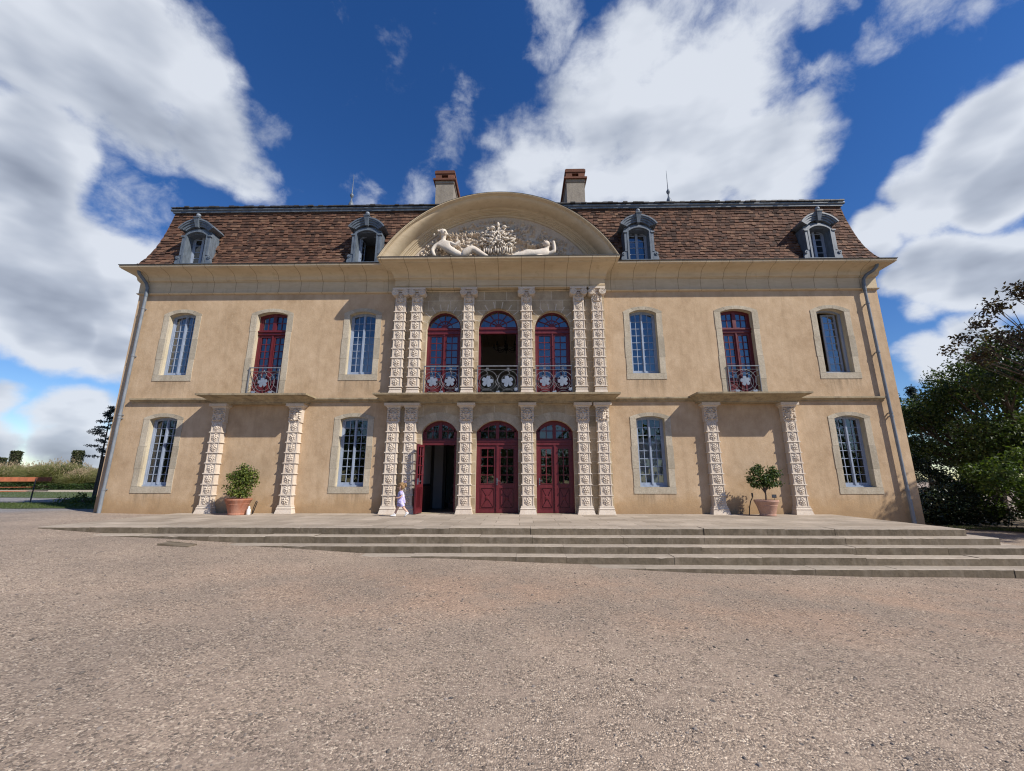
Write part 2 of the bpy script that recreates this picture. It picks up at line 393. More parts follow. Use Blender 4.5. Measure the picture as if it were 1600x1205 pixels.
M['zinc_lit'] = paint_mat('sunlit_zinc', (.23, .26, .295), .45, .2, (.42, .45, .48))  # lit copy of the zinc: sunlight put into a lighter colour
M['red'] = paint_mat('red_paint', (.122, .0165, .022), .42, .10)
M['iron'] = paint_mat('black_iron', (.022, .022, .024), .5, .2)
M['rail'] = paint_mat('grey_iron', (.19, .20, .22), .5, .2)
M['plate'] = paint_mat('pale_painted_metal', (.20, .235, .295), .5, .1)
M['pipe'] = paint_mat('painted_pipe', (.195, .215, .24), .42, .15, (.20, .19, .18))
M['lead'] = paint_mat('dark_flashing', (.055, .052, .050), .6, .3)
M['glass'] = glass_mat('glass', .11); M['glass_low'] = glass_mat('shaded_glass', .03)
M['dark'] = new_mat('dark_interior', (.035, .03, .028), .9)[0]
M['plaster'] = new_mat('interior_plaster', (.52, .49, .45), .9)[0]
M['dado'] = new_mat('brown_dado', (.11, .055, .035), .6)[0]
M['greydoor'] = new_mat('grey_panel', (.22, .21, .21), .7)[0]
M['floor'] = new_mat('interior_floor', (.16, .11, .08), .6)[0]
M['curtain'] = new_mat('white_curtain', (.66, .66, .66), .9)[0]
M['brick'] = stone_mat('chimney_brick', (.13, .055, .036), (.21, .092, .058), 3, 40, .004, (.08, .05, .04), .4, .4)
M['render'] = stone_mat('chimney_render', (.235, .205, .165), (.34, .30, .25), 2.5, 38, .006, (.15, .13, .11), .5, 0)
M['terra'] = stone_mat('terracotta', (.36, .135, .075), (.44, .185, .11), 2.5, 40, .002, (.50, .33, .26), .35, 0, 0, .8)
M['terra_pale'] = stone_mat('pale_terracotta', (.42, .235, .17), (.52, .33, .25), 2.5, 40, .002, (.58, .44, .37), .5, 0, 0, .8)
M['soil'] = new_mat('soil', (.05, .035, .025), .95)[0]
M['bark'] = stone_mat('bark', (.075, .055, .04), (.14, .11, .085), 6, 40, .01, None, 0, 0)
M['gravel'] = gravel_mat()
M['bench_wood'] = paint_mat('red_brown_wood', (.34, .105, .045), .6, .2)
M['sign_black'] = new_mat('black_plate', (.012, .012, .014), .4)[0]
M['white'] = new_mat('white_plastic', (.75, .75, .73), .5)[0]
# ------------------------------------------------------------------ camera, sun, sky
import_cam = dict(f=650.6, pitch=math.radians(12.757), yaw=math.radians(-1.054), roll=math.radians(.034), loc=(.552, -12.5, 1.182))
def make_camera():
    c = import_cam; pi, ya, ro = c['pitch'], c['yaw'], c['roll']
    fw = Vector((math.sin(ya)*math.cos(pi), math.cos(ya)*math.cos(pi), math.sin(pi)))
    r = Vector((math.cos(ya), -math.sin(ya), 0)); u = r.cross(fw)
    r2 = r*math.cos(ro)+u*math.sin(ro); u2 = u*math.cos(ro)-r*math.sin(ro)
    cd = bpy.data.cameras.new('camera'); co = bpy.data.objects.new('camera', cd); COL.objects.link(co)
    cd.sensor_fit = 'HORIZONTAL'; cd.sensor_width = 36; cd.lens = c['f']/1600*36
    cd.clip_start = .05; cd.clip_end = 5000
    mt = Matrix((r2, u2, -fw)).transposed().to_4x4(); mt.translation = Vector(c['loc'])
    co.matrix_world = mt; scene.camera = co
    return r2, u2, fw
CR, CU, CF = make_camera()
def view_dir(x, y):
    """direction in the world seen at a point of the photograph (used only to aim the clouds in the sky)"""
    return (CF + CR*((x-800)/650.6) - CU*((y-602.5)/650.6)).normalized()

SUN = Vector((1.65, -1.0, 1.68)).normalized()          # towards the sun
sd = bpy.data.lights.new('sun', 'SUN'); sd.energy = 5.0; sd.angle = math.radians(.53); sd.color = (1.0, .945, .86)
so = bpy.data.objects.new('sun', sd); COL.objects.link(so); so.location = (30, -30, 40)
so.rotation_euler = (-SUN).to_track_quat('-Z', 'Y').to_euler()

def make_world():
    w = bpy.data.worlds.new('World'); scene.world = w; w.use_nodes = True; nt = w.node_tree; nt.nodes.clear()
    out = nt.nodes.new('ShaderNodeOutputWorld')
    sky = nt.nodes.new('ShaderNodeTexSky'); sky.sky_type = 'NISHITA'; sky.sun_disc = False
    sky.sun_elevation = math.asin(SUN.z); sky.sun_rotation = math.atan2(SUN.x, SUN.y)
    sky.altitude = 300; sky.air_density = 1.0; sky.dust_density = 0.0; sky.ozone_density = 3.0
    hs = nd(nt, 'HueSaturation', None, Hue=.512, Saturation=SKY_SAT, Value=SKY_VAL, Color=sky.outputs[0])
    d = nd(nt, 'TexCoord').outputs['Generated']
    # domain warp so that cloud edges curl
    wn = nd(nt, 'TexNoise', None, Vector=d, Scale=3.0, Detail=4.0, Roughness=.55).outputs[1]
    dw = nd(nt, 'VectorMath', {'operation': 'ADD'}, _0=d, _1=scaled(nt, nd(nt, 'VectorMath', {'operation': 'SUBTRACT'}, _0=wn, _1=(.5, .5, .5)).outputs[0], .20, .20, .20)).outputs[0]
    def masses(lst):
        acc = None
        for (x, y, r, s) in lst:
            c = view_dir(x, y)
            rr = r/650.6*(1/(1+((x-800)**2+(y-602)**2)/650.6**2))**.75
            ds = nd(nt, 'VectorMath', {'operation': 'DISTANCE'}, _0=dw, _1=tuple(c)).outputs['Value']
            v = nd(nt, 'MapRange', {'interpolation_type': 'SMOOTHSTEP'}, Value=ds, From_Min=rr*1.3, From_Max=rr*.2, To_Min=0.0, To_Max=s).outputs[0]
            acc = v if acc is None else math_(nt, 'SMOOTH_MAX', acc, v, .12)
        return acc
    acc = masses(CLOUDS); thin = masses(WISPS)
    # fair-weather cloud over the rest of the sky (behind the camera, seen in the window panes)
    front = math_(nt, 'LESS_THAN', nd(nt, 'SeparateXYZ', None, Vector=d).outputs[1], .15)
    rest = ramp(nt, noise(nt, d, 1.7, 3, .5), [(.58, 0.0), (.75, .8)])
    acc = math_(nt, 'MAXIMUM', acc, math_(nt, 'MULTIPLY', math_(nt, 'MULTIPLY', rest, front), .75))
    def deck(v):
        # cloud pattern lies on a flat deck, so it closes up towards the horizon
        s = nd(nt, 'SeparateXYZ', None, Vector=v).outputs
        k = math_(nt, 'DIVIDE', 1.0, math_(nt, 'ADD', math_(nt, 'MAXIMUM', s[2], 0.0), .58))
        return nd(nt, 'CombineXYZ', None, X=math_(nt, 'MULTIPLY', s[0], k), Y=math_(nt, 'MULTIPLY', s[1], k), Z=math_(nt, 'MULTIPLY', s[2], 1.7)).outputs[0]
    off = deck(nd(nt, 'VectorMath', {'operation': 'ADD'}, _0=d, _1=tuple(SUN*.05+Vector((0, 0, .03)))).outputs[0])
    d3 = d; d = deck(d3)
    fb = nd(nt, 'TexNoise', None, Vector=d, Scale=5.0, Detail=8.0, Roughness=.56).outputs[0]
    lo1 = nd(nt, 'TexNoise', None, Vector=d, Scale=4.0, Detail=4.0, Roughness=.5).outputs[0]
    lo2 = nd(nt, 'TexNoise', None, Vector=off, Scale=4.0, Detail=4.0, Roughness=.5).outputs[0]
    fine = nd(nt, 'TexNoise', None, Vector=d3, Scale=16.0, Detail=7.0, Roughness=.64, Distortion=.25).outputs[0]
    nz = math_(nt, 'ADD', math_(nt, 'MULTIPLY', math_(nt, 'SUBTRACT', fb, .5), 1.5), math_(nt, 'MULTIPLY', math_(nt, 'SUBTRACT', fine, .5), .75))
    raw = math_(nt, 'ADD', acc, nz)
    dens = nd(nt, 'MapRange', {'interpolation_type': 'SMOOTHSTEP'}, Value=raw, From_Min=.32, From_Max=.92).outputs[0]
    raw2 = math_(nt, 'ADD', thin, math_(nt, 'ADD', math_(nt, 'MULTIPLY', nz, .9), math_(nt, 'MULTIPLY', math_(nt, 'SUBTRACT', fine, .5), 1.0)))
    dens2 = nd(nt, 'MapRange', {'interpolation_type': 'SMOOTHSTEP'}, Value=raw2, From_Min=.35, From_Max=1.25, To_Max=.8).outputs[0]
    dens = math_(nt, 'MAXIMUM', dens, dens2)
    # lit crowns, grey bellies where the cloud is thick and faces away from the sun
    thick = nd(nt, 'MapRange', {'interpolation_type': 'SMOOTHSTEP'}, Value=acc, From_Min=.85, From_Max=1.6).outputs[0]
    lit = math_(nt, 'ADD', math_(nt, 'MULTIPLY', math_(nt, 'SUBTRACT', lo1, lo2), 2.0), .80)
    lit = math_(nt, 'ADD', lit, math_(nt, 'MULTIPLY', math_(nt, 'SUBTRACT', fb, .5), .35))
    lit = math_(nt, 'SUBTRACT', lit, math_(nt, 'MULTIPLY', thick, math_(nt, 'ADD', .22, math_(nt, 'MULTIPLY', lo1, .6))), clamp=True)
    cc = ramp(nt, lit, [(0, CLOUD_DARK), (.42, CLOUD_MID), (.85, CLOUD_LIT)])
    cc = scaled(nt, cc, 1/SKY_STR, 1/SKY_STR, 1/SKY_STR)
    fin = mixc(nt, math_(nt, 'MULTIPLY', dens, .96), hs.outputs[0], cc)
    bg = nd(nt, 'Background', None, Color=fin, Strength=SKY_STR)
    nt.links.new(bg.outputs[0], out.inputs[0])
DENOISE = True
EXPOSURE = .17
SKY_STR = .1; SKY_SAT = 1.29; SKY_VAL = 1.08
CLOUD_DARK = (.25, .285, .36); CLOUD_MID = (.415, .46, .545); CLOUD_LIT = (.655, .695, .765)
# where the big clouds stand: photograph x, y, radius, thickness
CLOUDS = [(60,70,210,1.2),(180,110,200,1.25),(290,130,140,1.05),(340,215,110,1.1),(400,270,60,.95),(30,240,150,1.25),(240,185,120,1.05),
          (60,400,170,1.45),(170,410,130,1.15),(50,500,110,1.5),(150,520,90,1.3),(220,480,70,1.0),(60,300,90,1.2),
          (20,645,50,1.0),(140,650,65,1.1),(20,710,80,1.35),(150,710,80,1.25),
          (960,220,175,1.05),(1090,180,160,1.12),(1190,240,110,1.1),(1000,110,110,.95),(850,260,100,.85),(780,300,60,.8),(1180,300,95,1.1),(1060,300,110,1.1),(930,300,90,.95),(1255,170,50,.8),
          (1530,210,130,1.3),(1590,270,120,1.45),(1440,250,75,1.0),(1590,150,75,1.1),(1480,310,90,1.1),(1380,350,70,1.0),
          (1480,410,120,1.2),(1570,420,120,1.4),(1400,430,60,1.0),(1440,570,70,.95),(1540,550,90,1.2),(1430,490,50,.85)]
WISPS = [(1400,20,100,.95),(1480,40,80,.9),(1330,75,60,.95),(1150,35,120,.95),(1030,20,100,.95),(1250,20,90,.9),(1560,10,70,.85),(870,70,80,.9),(850,15,60,.9),
         (730,185,50,.52),(690,235,50,.52),(655,295,45,.55),(560,305,45,.55),(210,300,90,.85),(420,200,50,.85),(430,310,50,.75),(1260,130,70,.85),(1240,230,60,.85)]
make_world()
# ------------------------------------------------------------------ the chateau
HW = 11.96                       # half width of the facade
CX = -.11                        # axis of the frontispiece
T0 = .23                         # level of the terrace
chateau = thing('chateau', 'ochre rendered chateau with carved stone centre, red doors and steep brown tiled roof', 'chateau')

def arch(xc, hw, z0, zs, rise, n=16, ell=False):
    pts = [(xc-hw, z0), (xc+hw, z0), (xc+hw, zs)]
    if ell:
        for i in range(1, n):
            a = PI*i/n; pts.append((xc+hw*math.cos(a), zs+rise*math.sin(a)))
    else:
        R = (hw*hw+rise*rise)/(2*rise); zc = zs+rise-R; a0 = math.asin(min(1, hw/R))
        for i in range(1, n):
            a = a0-2*a0*i/n; pts.append((xc+R*math.sin(a), zc+R*math.cos(a)))
    pts.append((xc-hw, zs))
    return pts
def arch_z(x, hw, zs, rise, ell=False):
    x = min(abs(x), hw)
    if ell: return zs+rise*math.sqrt(max(0, 1-(x/hw)**2))
    R = (hw*hw+rise*rise)/(2*rise); return zs+rise-R+math.sqrt(R*R-x*x)
def inside(p, poly):
    x, y = p; c = False; j = len(poly)-1
    for i in range(len(poly)):
        xi, yi = poly[i]; xj, yj = poly[j]
        if (yi > y) != (yj > y) and x < (xj-xi)*(y-yi)/(yj-yi)+xi: c = not c
        j = i
    return c
def sheet(mb, outer, holes, y, mi=0):
    vs = []; es = []
    for lp in [outer]+holes:
        o = len(vs); n = len(lp); vs += [Vector(p) for p in lp]; es += [(o+i, o+(i+1) % n) for i in range(n)]
    rv, _, rf, *_ = geometry.delaunay_2d_cdt(vs, es, [], 0, 1e-5)
    fs = []
    for f in rf:
        cx = sum(rv[i].x for i in f)/len(f); cy = sum(rv[i].y for i in f)/len(f)
        if not inside((cx, cy), outer) or any(inside((cx, cy), h) for h in holes): continue
        a, b, c = (rv[i] for i in f[:3])
        if (b.x-a.x)*(c.y-a.y)-(b.y-a.y)*(c.x-a.x) < 0: f = tuple(reversed(f))
        fs.append(tuple(f))
    mb.add([(v.x, y, v.y) for v in rv], fs, mi)

# openings: (centre, half width, bottom, spring, rise)
OUT_U = (10.36, .433, 4.385, 6.362, .115); IN_U = (4.473, .423, 4.385, 6.362, .112)
OUT_L = (10.36, .433, .98, 2.975, .088);   IN_L = (4.473, .423, .98, 2.975, .08)
RED = (7.416, .493, 3.64, 6.378, .105)
blue_wins = []
for sx in (-1, 1):
    for w in (OUT_U, IN_U, OUT_L, IN_L): blue_wins.append((sx*w[0],)+w[1:])
red_wins = [(-RED[0],)+RED[1:], RED]
LOW_DOORS = [(-1.855, .53, T0, 2.600, .335), (-.118, .628, T0, 2.600, .335), (1.598, .555, T0, 2.600, .335)]
UP_DOORS = [(-1.845, .545, 3.66, 5.85, .60), (-.118, .625, 3.66, 5.87, .66), (1.602, .555, 3.66, 5.86, .58)]
FX0, FX1 = -3.47, 3.26

# walls
mb = MB()
big = .06
holes = [arch(c, h+big, z0-big, zs, r+big) for c, h, z0, zs, r in blue_wins] + \
        [arch(c, h+big, 3.5, zs, r+big) for c, h, z0, zs, r in red_wins] + [[(FX0+.05, -.3), (FX1-.05, -.3), (FX1-.05, 7.3), (FX0+.05, 7.3)]]
outer = [(-HW, -.8), (HW, -.8), (HW, 8.0), (-HW, 8.0)]
sheet(mb, outer, holes, 0.0)
DEP = 8.2
mb.quad((-HW, DEP, -.8), (-HW, 0, -.8), (-HW, 0, 8), (-HW, DEP, 8)); mb.quad((HW, 0, -.8), (HW, DEP, -.8), (HW, DEP, 8), (HW, 0, 8))
mb.quad((HW, DEP, -.8), (-HW, DEP, -.8), (-HW, DEP, 8), (HW, DEP, 8))
mb.build('wall', M['stucco'], chateau)
# inside face of the outer wall, floors, ceilings and partitions
mb = MB()
inner = [arch(c, h+.02, z0-.02, zs, r+.02) for c, h, z0, zs, r in blue_wins+red_wins+LOW_DOORS] + [arch(c, h+.02, z0, zs, r+.02, 16, True) for c, h, z0, zs, r in UP_DOORS]
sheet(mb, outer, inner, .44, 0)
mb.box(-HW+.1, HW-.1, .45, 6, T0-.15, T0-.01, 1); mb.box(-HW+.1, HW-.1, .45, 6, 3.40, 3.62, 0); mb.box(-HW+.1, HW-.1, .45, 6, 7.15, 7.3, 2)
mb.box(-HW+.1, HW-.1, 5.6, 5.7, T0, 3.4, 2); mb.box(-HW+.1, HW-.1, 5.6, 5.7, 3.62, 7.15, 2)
for x in (-9, -5.9, -3.2, 3.2, 5.9, 9.0):
    mb.box(x, x+.12, .46, 5.6, 3.63, 7.14, 2)
    if x not in (-3.2,): mb.box(x, x+.12, .46, 5.6, T0, 3.39, 2)
mb.box(-1.02, -.92, .46, 5.6, T0, 3.39, 0)
mb.build('interior_wall', [M['dark'], M['floor'], M['plaster']], chateau)
mb = MB()
mb.box(-2.62, -2.52, .46, 2.1, 1.05, 3.39, 0); mb.box(-2.62, -2.50, .46, 2.1, T0, .98, 1); mb.box(-2.62, -2.48, .46, 2.1, .98, 1.05, 2)
mb.box(-2.60, -2.42, 2.1, 2.25, T0, 3.39, 2); mb.box(-2.42, -2.1, 2.14, 2.2, T0, 2.6, 3); mb.box(-2.1, -2.0, 2.1, 2.25, T0, 3.39, 2)
mb.box(-2.0, -1.03, 4.6, 4.7, T0, 3.39, 2)
for k in range(9): mb.box(-1.95, -1.05, 2.5+.25*k, 4.59, T0+.17*k, T0+.17*(k+1)-.002, 1)
mb.build('hallway', [M['plaster'], M['dado'], M['dark'], M['greydoor']], chateau)

# carved stone centre wall
mb = MB()
fh = [arch(*d) for d in LOW_DOORS]+[arch(*d, 20, True) for d in UP_DOORS]
sheet(mb, [(FX0, -.1), (FX1, -.1), (FX1, 7.4), (FX0, 7.4)], fh, -.06)
mb.quad((FX0, .06, -.1), (FX0, -.06, -.1), (FX0, -.06, 7.4), (FX0, .06, 7.4)); mb.quad((FX1, -.06, -.1), (FX1, .06, -.1), (FX1, .06, 7.4), (FX1, -.06, 7.4))
for h in fh:
    n = len(h)
    for i in range(n):
        a, b = h[i], h[(i+1) % n]
        mb.quad((a[0], -.06, a[1]), (a[0], .43, a[1]), (b[0], .43, b[1]), (b[0], -.06, b[1]), 1)
stone_wall = mb.build('stone_wall', [M['ashlar'], M['reveal']], chateau)

def blocks_round(mb, o, width, y0, y1, rise_extra, sill, n_j, n_v, ell=False, gap=.005, jamb=True, vg=.012):
    """separate dressed stones round an opening: jamb stones, arch stones and a sill"""
    c, hw, z0, zs, r = o
    if jamb:
        for sx in (-1, 1):
            z = z0
            hts = [(.8+.45*((i*7+int(abs(c)*10)+(sx > 0)*3) % 3)/2) for i in range(n_j)]
            tot = sum(hts)
            for i, h in enumerate(hts):
                h = h/tot*(zs-z0); wd = width+(.006 if i % 2 else -.008)
                xa, xb = c+sx*hw, c+sx*(hw+wd)
                mb.box(min(xa, xb), max(xa, xb), y0-.002*(i % 2), y1, z+gap/2, z+h-gap/2); z += h
    def P(t, k):
        # point along the arch; k=0 inner, 1 outer
        if ell:
            a = PI*(1-t); return (c+(hw+k*width)*math.cos(a), zs+(r+k*width)*math.sin(a))
        R = (hw*hw+r*r)/(2*r); a0 = math.asin(min(1, hw/R)); zc = zs+r-R
        if k == 0:
            a = -a0+2*a0*t; return (c+R*math.sin(a), zc+R*math.cos(a))
        H = hw+width; rr = r+rise_extra
        R2 = (H*H+rr*rr)/(2*rr); b0 = math.asin(H/R2); a = -b0+2*b0*t
        return (c+R2*math.sin(a), zs+width*.30+rr-R2+R2*math.cos(a))
    for i in range(n_v):
        t0, t1 = (i+vg)/n_v, (i+1-vg)/n_v; m_ = 6 if n_v > 1 else 40
        if n_v == 1: t0, t1 = 0, 1
        inn = [P(t0+(t1-t0)*q/m_, 0) for q in range(m_+1)]; out = [P(t0+(t1-t0)*q/m_, 1) for q in range(m_+1)]
        if not ell and jamb:
            if i == 0: out = [(c-hw-width, zs+gap/2)]+out; inn = [inn[0]]+inn
            if i == n_v-1: out = out+[(c+hw+width, zs+gap/2)]; inn = inn+[inn[-1]]
        mb.ring(out, inn, y0-.0015*(i % 2), y1, 0, closed=False)
    if sill:
        mb.box(c-hw-width, c+hw+width, y0, y1, z0-sill, z0-gap/2)

def reveal_strip(mb, pts, y0, y1, mi, skip_bottom=False):
    n = len(pts)
    for i in range(1 if skip_bottom else 0, n):
        a, b = pts[i], pts[(i+1) % n]
        mb.quad((a[0], y0, a[1]), (a[0], y1, a[1]), (b[0], y1, b[1]), (b[0], y0, b[1]), mi)

def surround_mesh(o, red=False):
    mb = MB()
    oo = (0,)+o[1:]
    blocks_round(mb, oo, .187, -.014, .06, .055, 0 if red else .19, 4 if red else 3, 5)
    mb2 = MB(); reveal_strip(mb2, arch(*oo), .06, .43, 1)
    mb.add(mb2.v, mb2.f, 1)
    return mb.mesh('surround', [M['surround'], M['reveal']])

def pane_quads(mb, cells, y, tilt=.012, seed=1):
    r = random.Random(seed)
    for (xa, xb, za, zb0, zb1) in cells:
        t, u = r.gauss(0, tilt)*.05, r.gauss(0, tilt)*.05
        mb.add([(xa, y-t-u, za), (xb, y-t+u, za), (xb, y+t+u, zb1), (xa, y+t-u, zb0)], [(0, 1, 2, 3)])

def casement(o, rows, y=.20, fw=.045, stile=.052, mw=.018, seed=1, mats=None, dz=None, cols=2, leaves=2, arch_n=16):
    """frame mesh and pane mesh of a small-paned window, origin at (xc,0,0)"""
    _, hw, z0, zs, r = o
    f = MB(); g = MB()
    f.ring(arch(0, hw+.015, z0-.0, zs, r+.015, arch_n), arch(0, hw-fw, z0+fw+.02, zs, r-fw*.9, arch_n), y-.03, y+.04)
    f.box(-hw, hw, y-.06, y-.03, z0, z0+.04)
    lw = (hw-fw)
    topz = lambda x: arch_z(x, hw-fw, zs, r-fw*.9)
    zb = z0+fw+.02; zt0 = zs+r-fw*.9
    cells = []
    for s in (-1, 1):
        xa, xb = (-lw, -.0) if s < 0 else (0.0, lw)
        xo = -lw if s < 0 else lw
        # leaf stiles and rails
        f.box(min(xo, xo-s*stile*.8), max(xo, xo-s*stile*.8), y-.015, y+.03, zb, zs)
        f.box(min(0, s*.036), max(0, s*.036), y-.018, y+.03, zb, topz(0)-.002)
        f.box(xa, xb, y-.013, y+.03, zb, zb+.06)
        ga, gb = (-lw+stile*.8, -.036) if s < 0 else (.036, lw-stile*.8)
        # top rail following the arch
        n = 8; xs = [ga+(gb-ga)*i/n for i in range(n+1)]
        f.ring([(x, topz(x)+.004) for x in xs], [(x, topz(x)-.042) for x in xs], y-.014, y+.03, 0, closed=False)
        gz0 = zb+.06; span = (zs+r*.45-.05)-gz0; ph = span/rows
        xm = [ga+(gb-ga)*k/cols for k in range(cols+1)]
        for k in range(1, cols): f.box(xm[k]-mw/2, xm[k]+mw/2, y-.008, y+.022, gz0, topz(xm[k])-.03)
        for j in range(1, rows):
            zz = gz0+ph*j; f.box(ga, gb, y-.006, y+.02, zz-mw/2, zz+mw/2)
        for k in range(cols):
            for j in range(rows):
                za, zc = gz0+ph*j, gz0+ph*(j+1)
                t0, t1 = (topz(xm[k])-.03, topz(xm[k+1])-.03) if j == rows-1 else (zc, zc)
                cells.append((xm[k], xm[k+1], za, t0, t1))
    f.box(-.022, .022, y-.045, y-.018, zb, topz(0)-.06)      # rounded meeting bead
    pane_quads(g, cells, y+.008, .012, seed)
    return f.mesh('window', mats or M['blue']), g.mesh('pane', M['glass'] if z0 > 3 else M['glass_low'])

cur = MB()
def curtain(mb, xa, xb, za, zb, y=.36, amp=.022, n=26, gather=0.0):
    vs = []
    for i in range(n+1):
        t = i/n; x0 = xa+(xb-xa)*t
        yy = y+amp*math.sin(t*PI*7+xa*3)
        vs += [(x0, yy, za), (x0+gather*(1-t), yy+.01, zb)]
    mb.add(vs, [(2*i, 2*i+2, 2*i+3, 2*i+1) for i in range(n)])

sur_cache = {}; cas_cache = {}
def add_window(o, rows, key, open_leaf=False):
    c = o[0]
    if key not in sur_cache:
        sur_cache[key] = surround_mesh(o); cas_cache[key] = casement(o, rows, seed=len(sur_cache))
    fr, pa = cas_cache[key]
    if not open_leaf:
        w = link('window', fr, chateau, (c, 0, 0)); link('pane', pa, w); link('surround', sur_cache[key], w)
    else:
        w = window_ajar(o, rows); link('surround', sur_cache[key], w)
    return w
def window_ajar(o, rows):
    """outer frame fixed, one wide leaf swung into the room on its left side"""
    _, hw, z0, zs, r = o
    f = MB()
    f.ring(arch(0, hw+.015, z0, zs, r+.015), arch(0, hw-.045, z0+.065, zs, r-.04), .17, .24)
    f.box(-hw, hw, .14, .17, z0, z0+.04)
    w = link('window', f.mesh('window', M['blue']), chateau, (o[0], 0, 0)); tag(w, 'small-paned window swung open into the room')
    l = MB(); g = MB(); W = .42; H0, H1 = z0+.07, zs+.03
    for a, b in ((0, .05), (W-.05, W)): l.box(a, b, -.02, .02, H0, H1)
    l.box(.05, W-.05, -.018, .018, H0, H0+.07); l.box(.05, W-.05, -.018, .018, H1-.05, H1)
    cells = []
    for k in range(2):
        xa, xb = .05+(W-.1)/2*k, .05+(W-.1)/2*(k+1)
        for j in range(rows):
            za = H0+.07+(H1-H0-.12)/rows*j; zb = za+(H1-H0-.12)/rows
            cells.append((xa, xb, za, zb, zb))
            if j: l.box(xa, xb, -.012, .012, za-.011, za+.011)
    l.box(.05+(W-.1)/2-.011, .05+(W-.1)/2+.011, -.014, .014, H0+.07, H1-.05)
    pane_quads(g, cells, 0, .02, 5)
    fl = link('window_leaf', l.mesh('window_leaf', M['blue']), w, (hw-.06, .33, 0), math.radians(174))
    me = g.mesh('pane', M['glass'])
    pn = link('pane', me, w, (hw-.06, .33, 0), math.radians(174))
    return w
for sx in (-1, 1):
    for o, rows, key in ((OUT_U, 8, 'a'), (IN_U, 8, 'b'), (OUT_L, 8, 'c'), (IN_L, 8, 'd')):
        w = add_window((sx*o[0],)+o[1:], rows, key, open_leaf=(key == 'a' and sx > 0))
        spec = {('a', -1): [(-.40, .05, 4.45, 6.4, .0), (.1, .4, 4.45, 6.4, 0)], ('b', -1): [(-.4, -.1, 4.45, 5.6, .05), (.0, .4, 4.45, 5.7, 0)],
                ('c', -1): [(-.4, -.18, 1.05, 2.2, -.12)], ('d', 1): [(-.4, .4, 1.05, 2.42, 0)]}.get((key, sx), [])
        for a in spec:
            mb = MB(); curtain(mb, a[0], a[1], a[2], a[3], .34, .02, 26, a[4]); mb.build('curtain', M['curtain'], w)

# ---- red joinery
def leaf(mb, xa, xb, z0, z1, y, rows, panel_top, cross=True, cols=2, mi=0, gmb=None, seed=3):
    """one glazed door leaf: stiles, rails, glazing bars, lower raised panel"""
    st = .075 if cross else .052
    for a, b in ((xa, xa+st), (xb-st, xb)): mb.box(a, b, y-.025, y+.025, z0, z1, mi)
    mb.box(xa+st, xb-st, y-.023, y+.023, z0, z0+.12, mi); mb.box(xa+st, xb-st, y-.023, y+.023, z1-(.09 if cross else .065), z1, mi)
    mb.box(xa+st, xb-st, y-.023, y+.023, panel_top-.05, panel_top+.05, mi)
    ga, gb, za, zb = xa+st, xb-st, panel_top+.05, z1-(.09 if cross else .065)
    # mouldings round the glass and the panel
    for (p, q, r_, s_) in ((ga, gb, za, zb), (ga, gb, z0+.12, panel_top-.05)):
        mb.ring([(p, r_), (q, r_), (q, s_), (p, s_)], [(p+.018, r_+.018), (q-.018, r_+.018), (q-.018, s_-.018), (p+.018, s_-.018)], y-.034, y-.005, mi)
    cells = []
    for k in range(cols):
        for j in range(rows):
            p, q = ga+(gb-ga)*k/cols, ga+(gb-ga)*(k+1)/cols; r_, s_ = za+(zb-za)*j/rows, za+(zb-za)*(j+1)/rows
            cells.append((p, q, r_, s_, s_))
    for k in range(1, cols):
        x = ga+(gb-ga)*k/cols; mb.box(x-.013, x+.013, y-.016, y+.016, za, zb, mi)
    for j in range(1, rows):
        z = za+(zb-za)*j/rows; mb.box(ga, gb, y-.014, y+.014, z-.012, z+.012, mi)
    if gmb is not None: pane_quads(gmb, cells, y+.003, .01, seed)
    # lower panel: raised field cut by a saltire with a small square boss
    pa, pb, pc, pd = ga+.005, gb-.005, z0+.125, panel_top-.055
    mb.quad((pa, y, pc), (pb, y, pc), (pb, y, pd), (pa, y, pd), mi)
    if cross and pd-pc > .3:
        i = .035; cx, cz = (pa+pb)/2, (pc+pd)/2; g = .014; A, B, C_, D = pa+i, pb-i, pc+i, pd-i
        hgt = y-.026
        for tri in ([(A+g, C_), (B-g, C_), (cx, cz-g*1.6)], [(B, C_+g), (B, D-g), (cx+g*1.2, cz)], [(B-g, D), (A+g, D), (cx, cz+g*1.6)], [(A, D-g), (A, C_+g), (cx-g*1.2, cz)]):
            mb.prism(tri, hgt, y, mi)
        mb.bevbox(cx-.05, cx+.05, y-.045, y, cz-.05, cz+.05, .012, mi); mb.bevbox(cx-.028, cx+.028, y-.055, y-.04, cz-.028, cz+.028, .01, mi)
    elif pd-pc > .1:
        mb.bevbox(pa+.03, pb-.03, y-.024, y, pc+.03, pd-.03, .02, mi)

def door_handle(parent, x, y, z):
    mb = MB(); mb.box(x-.016, x+.016, y-.012, y, z-.10, z+.10)
    mb.tube([(x, y-.01, z+.02), (x, y-.05, z+.02), (x+.09, y-.055, z+.015)], .009, 6)
    mb.build('handle', M['zinc'], parent)

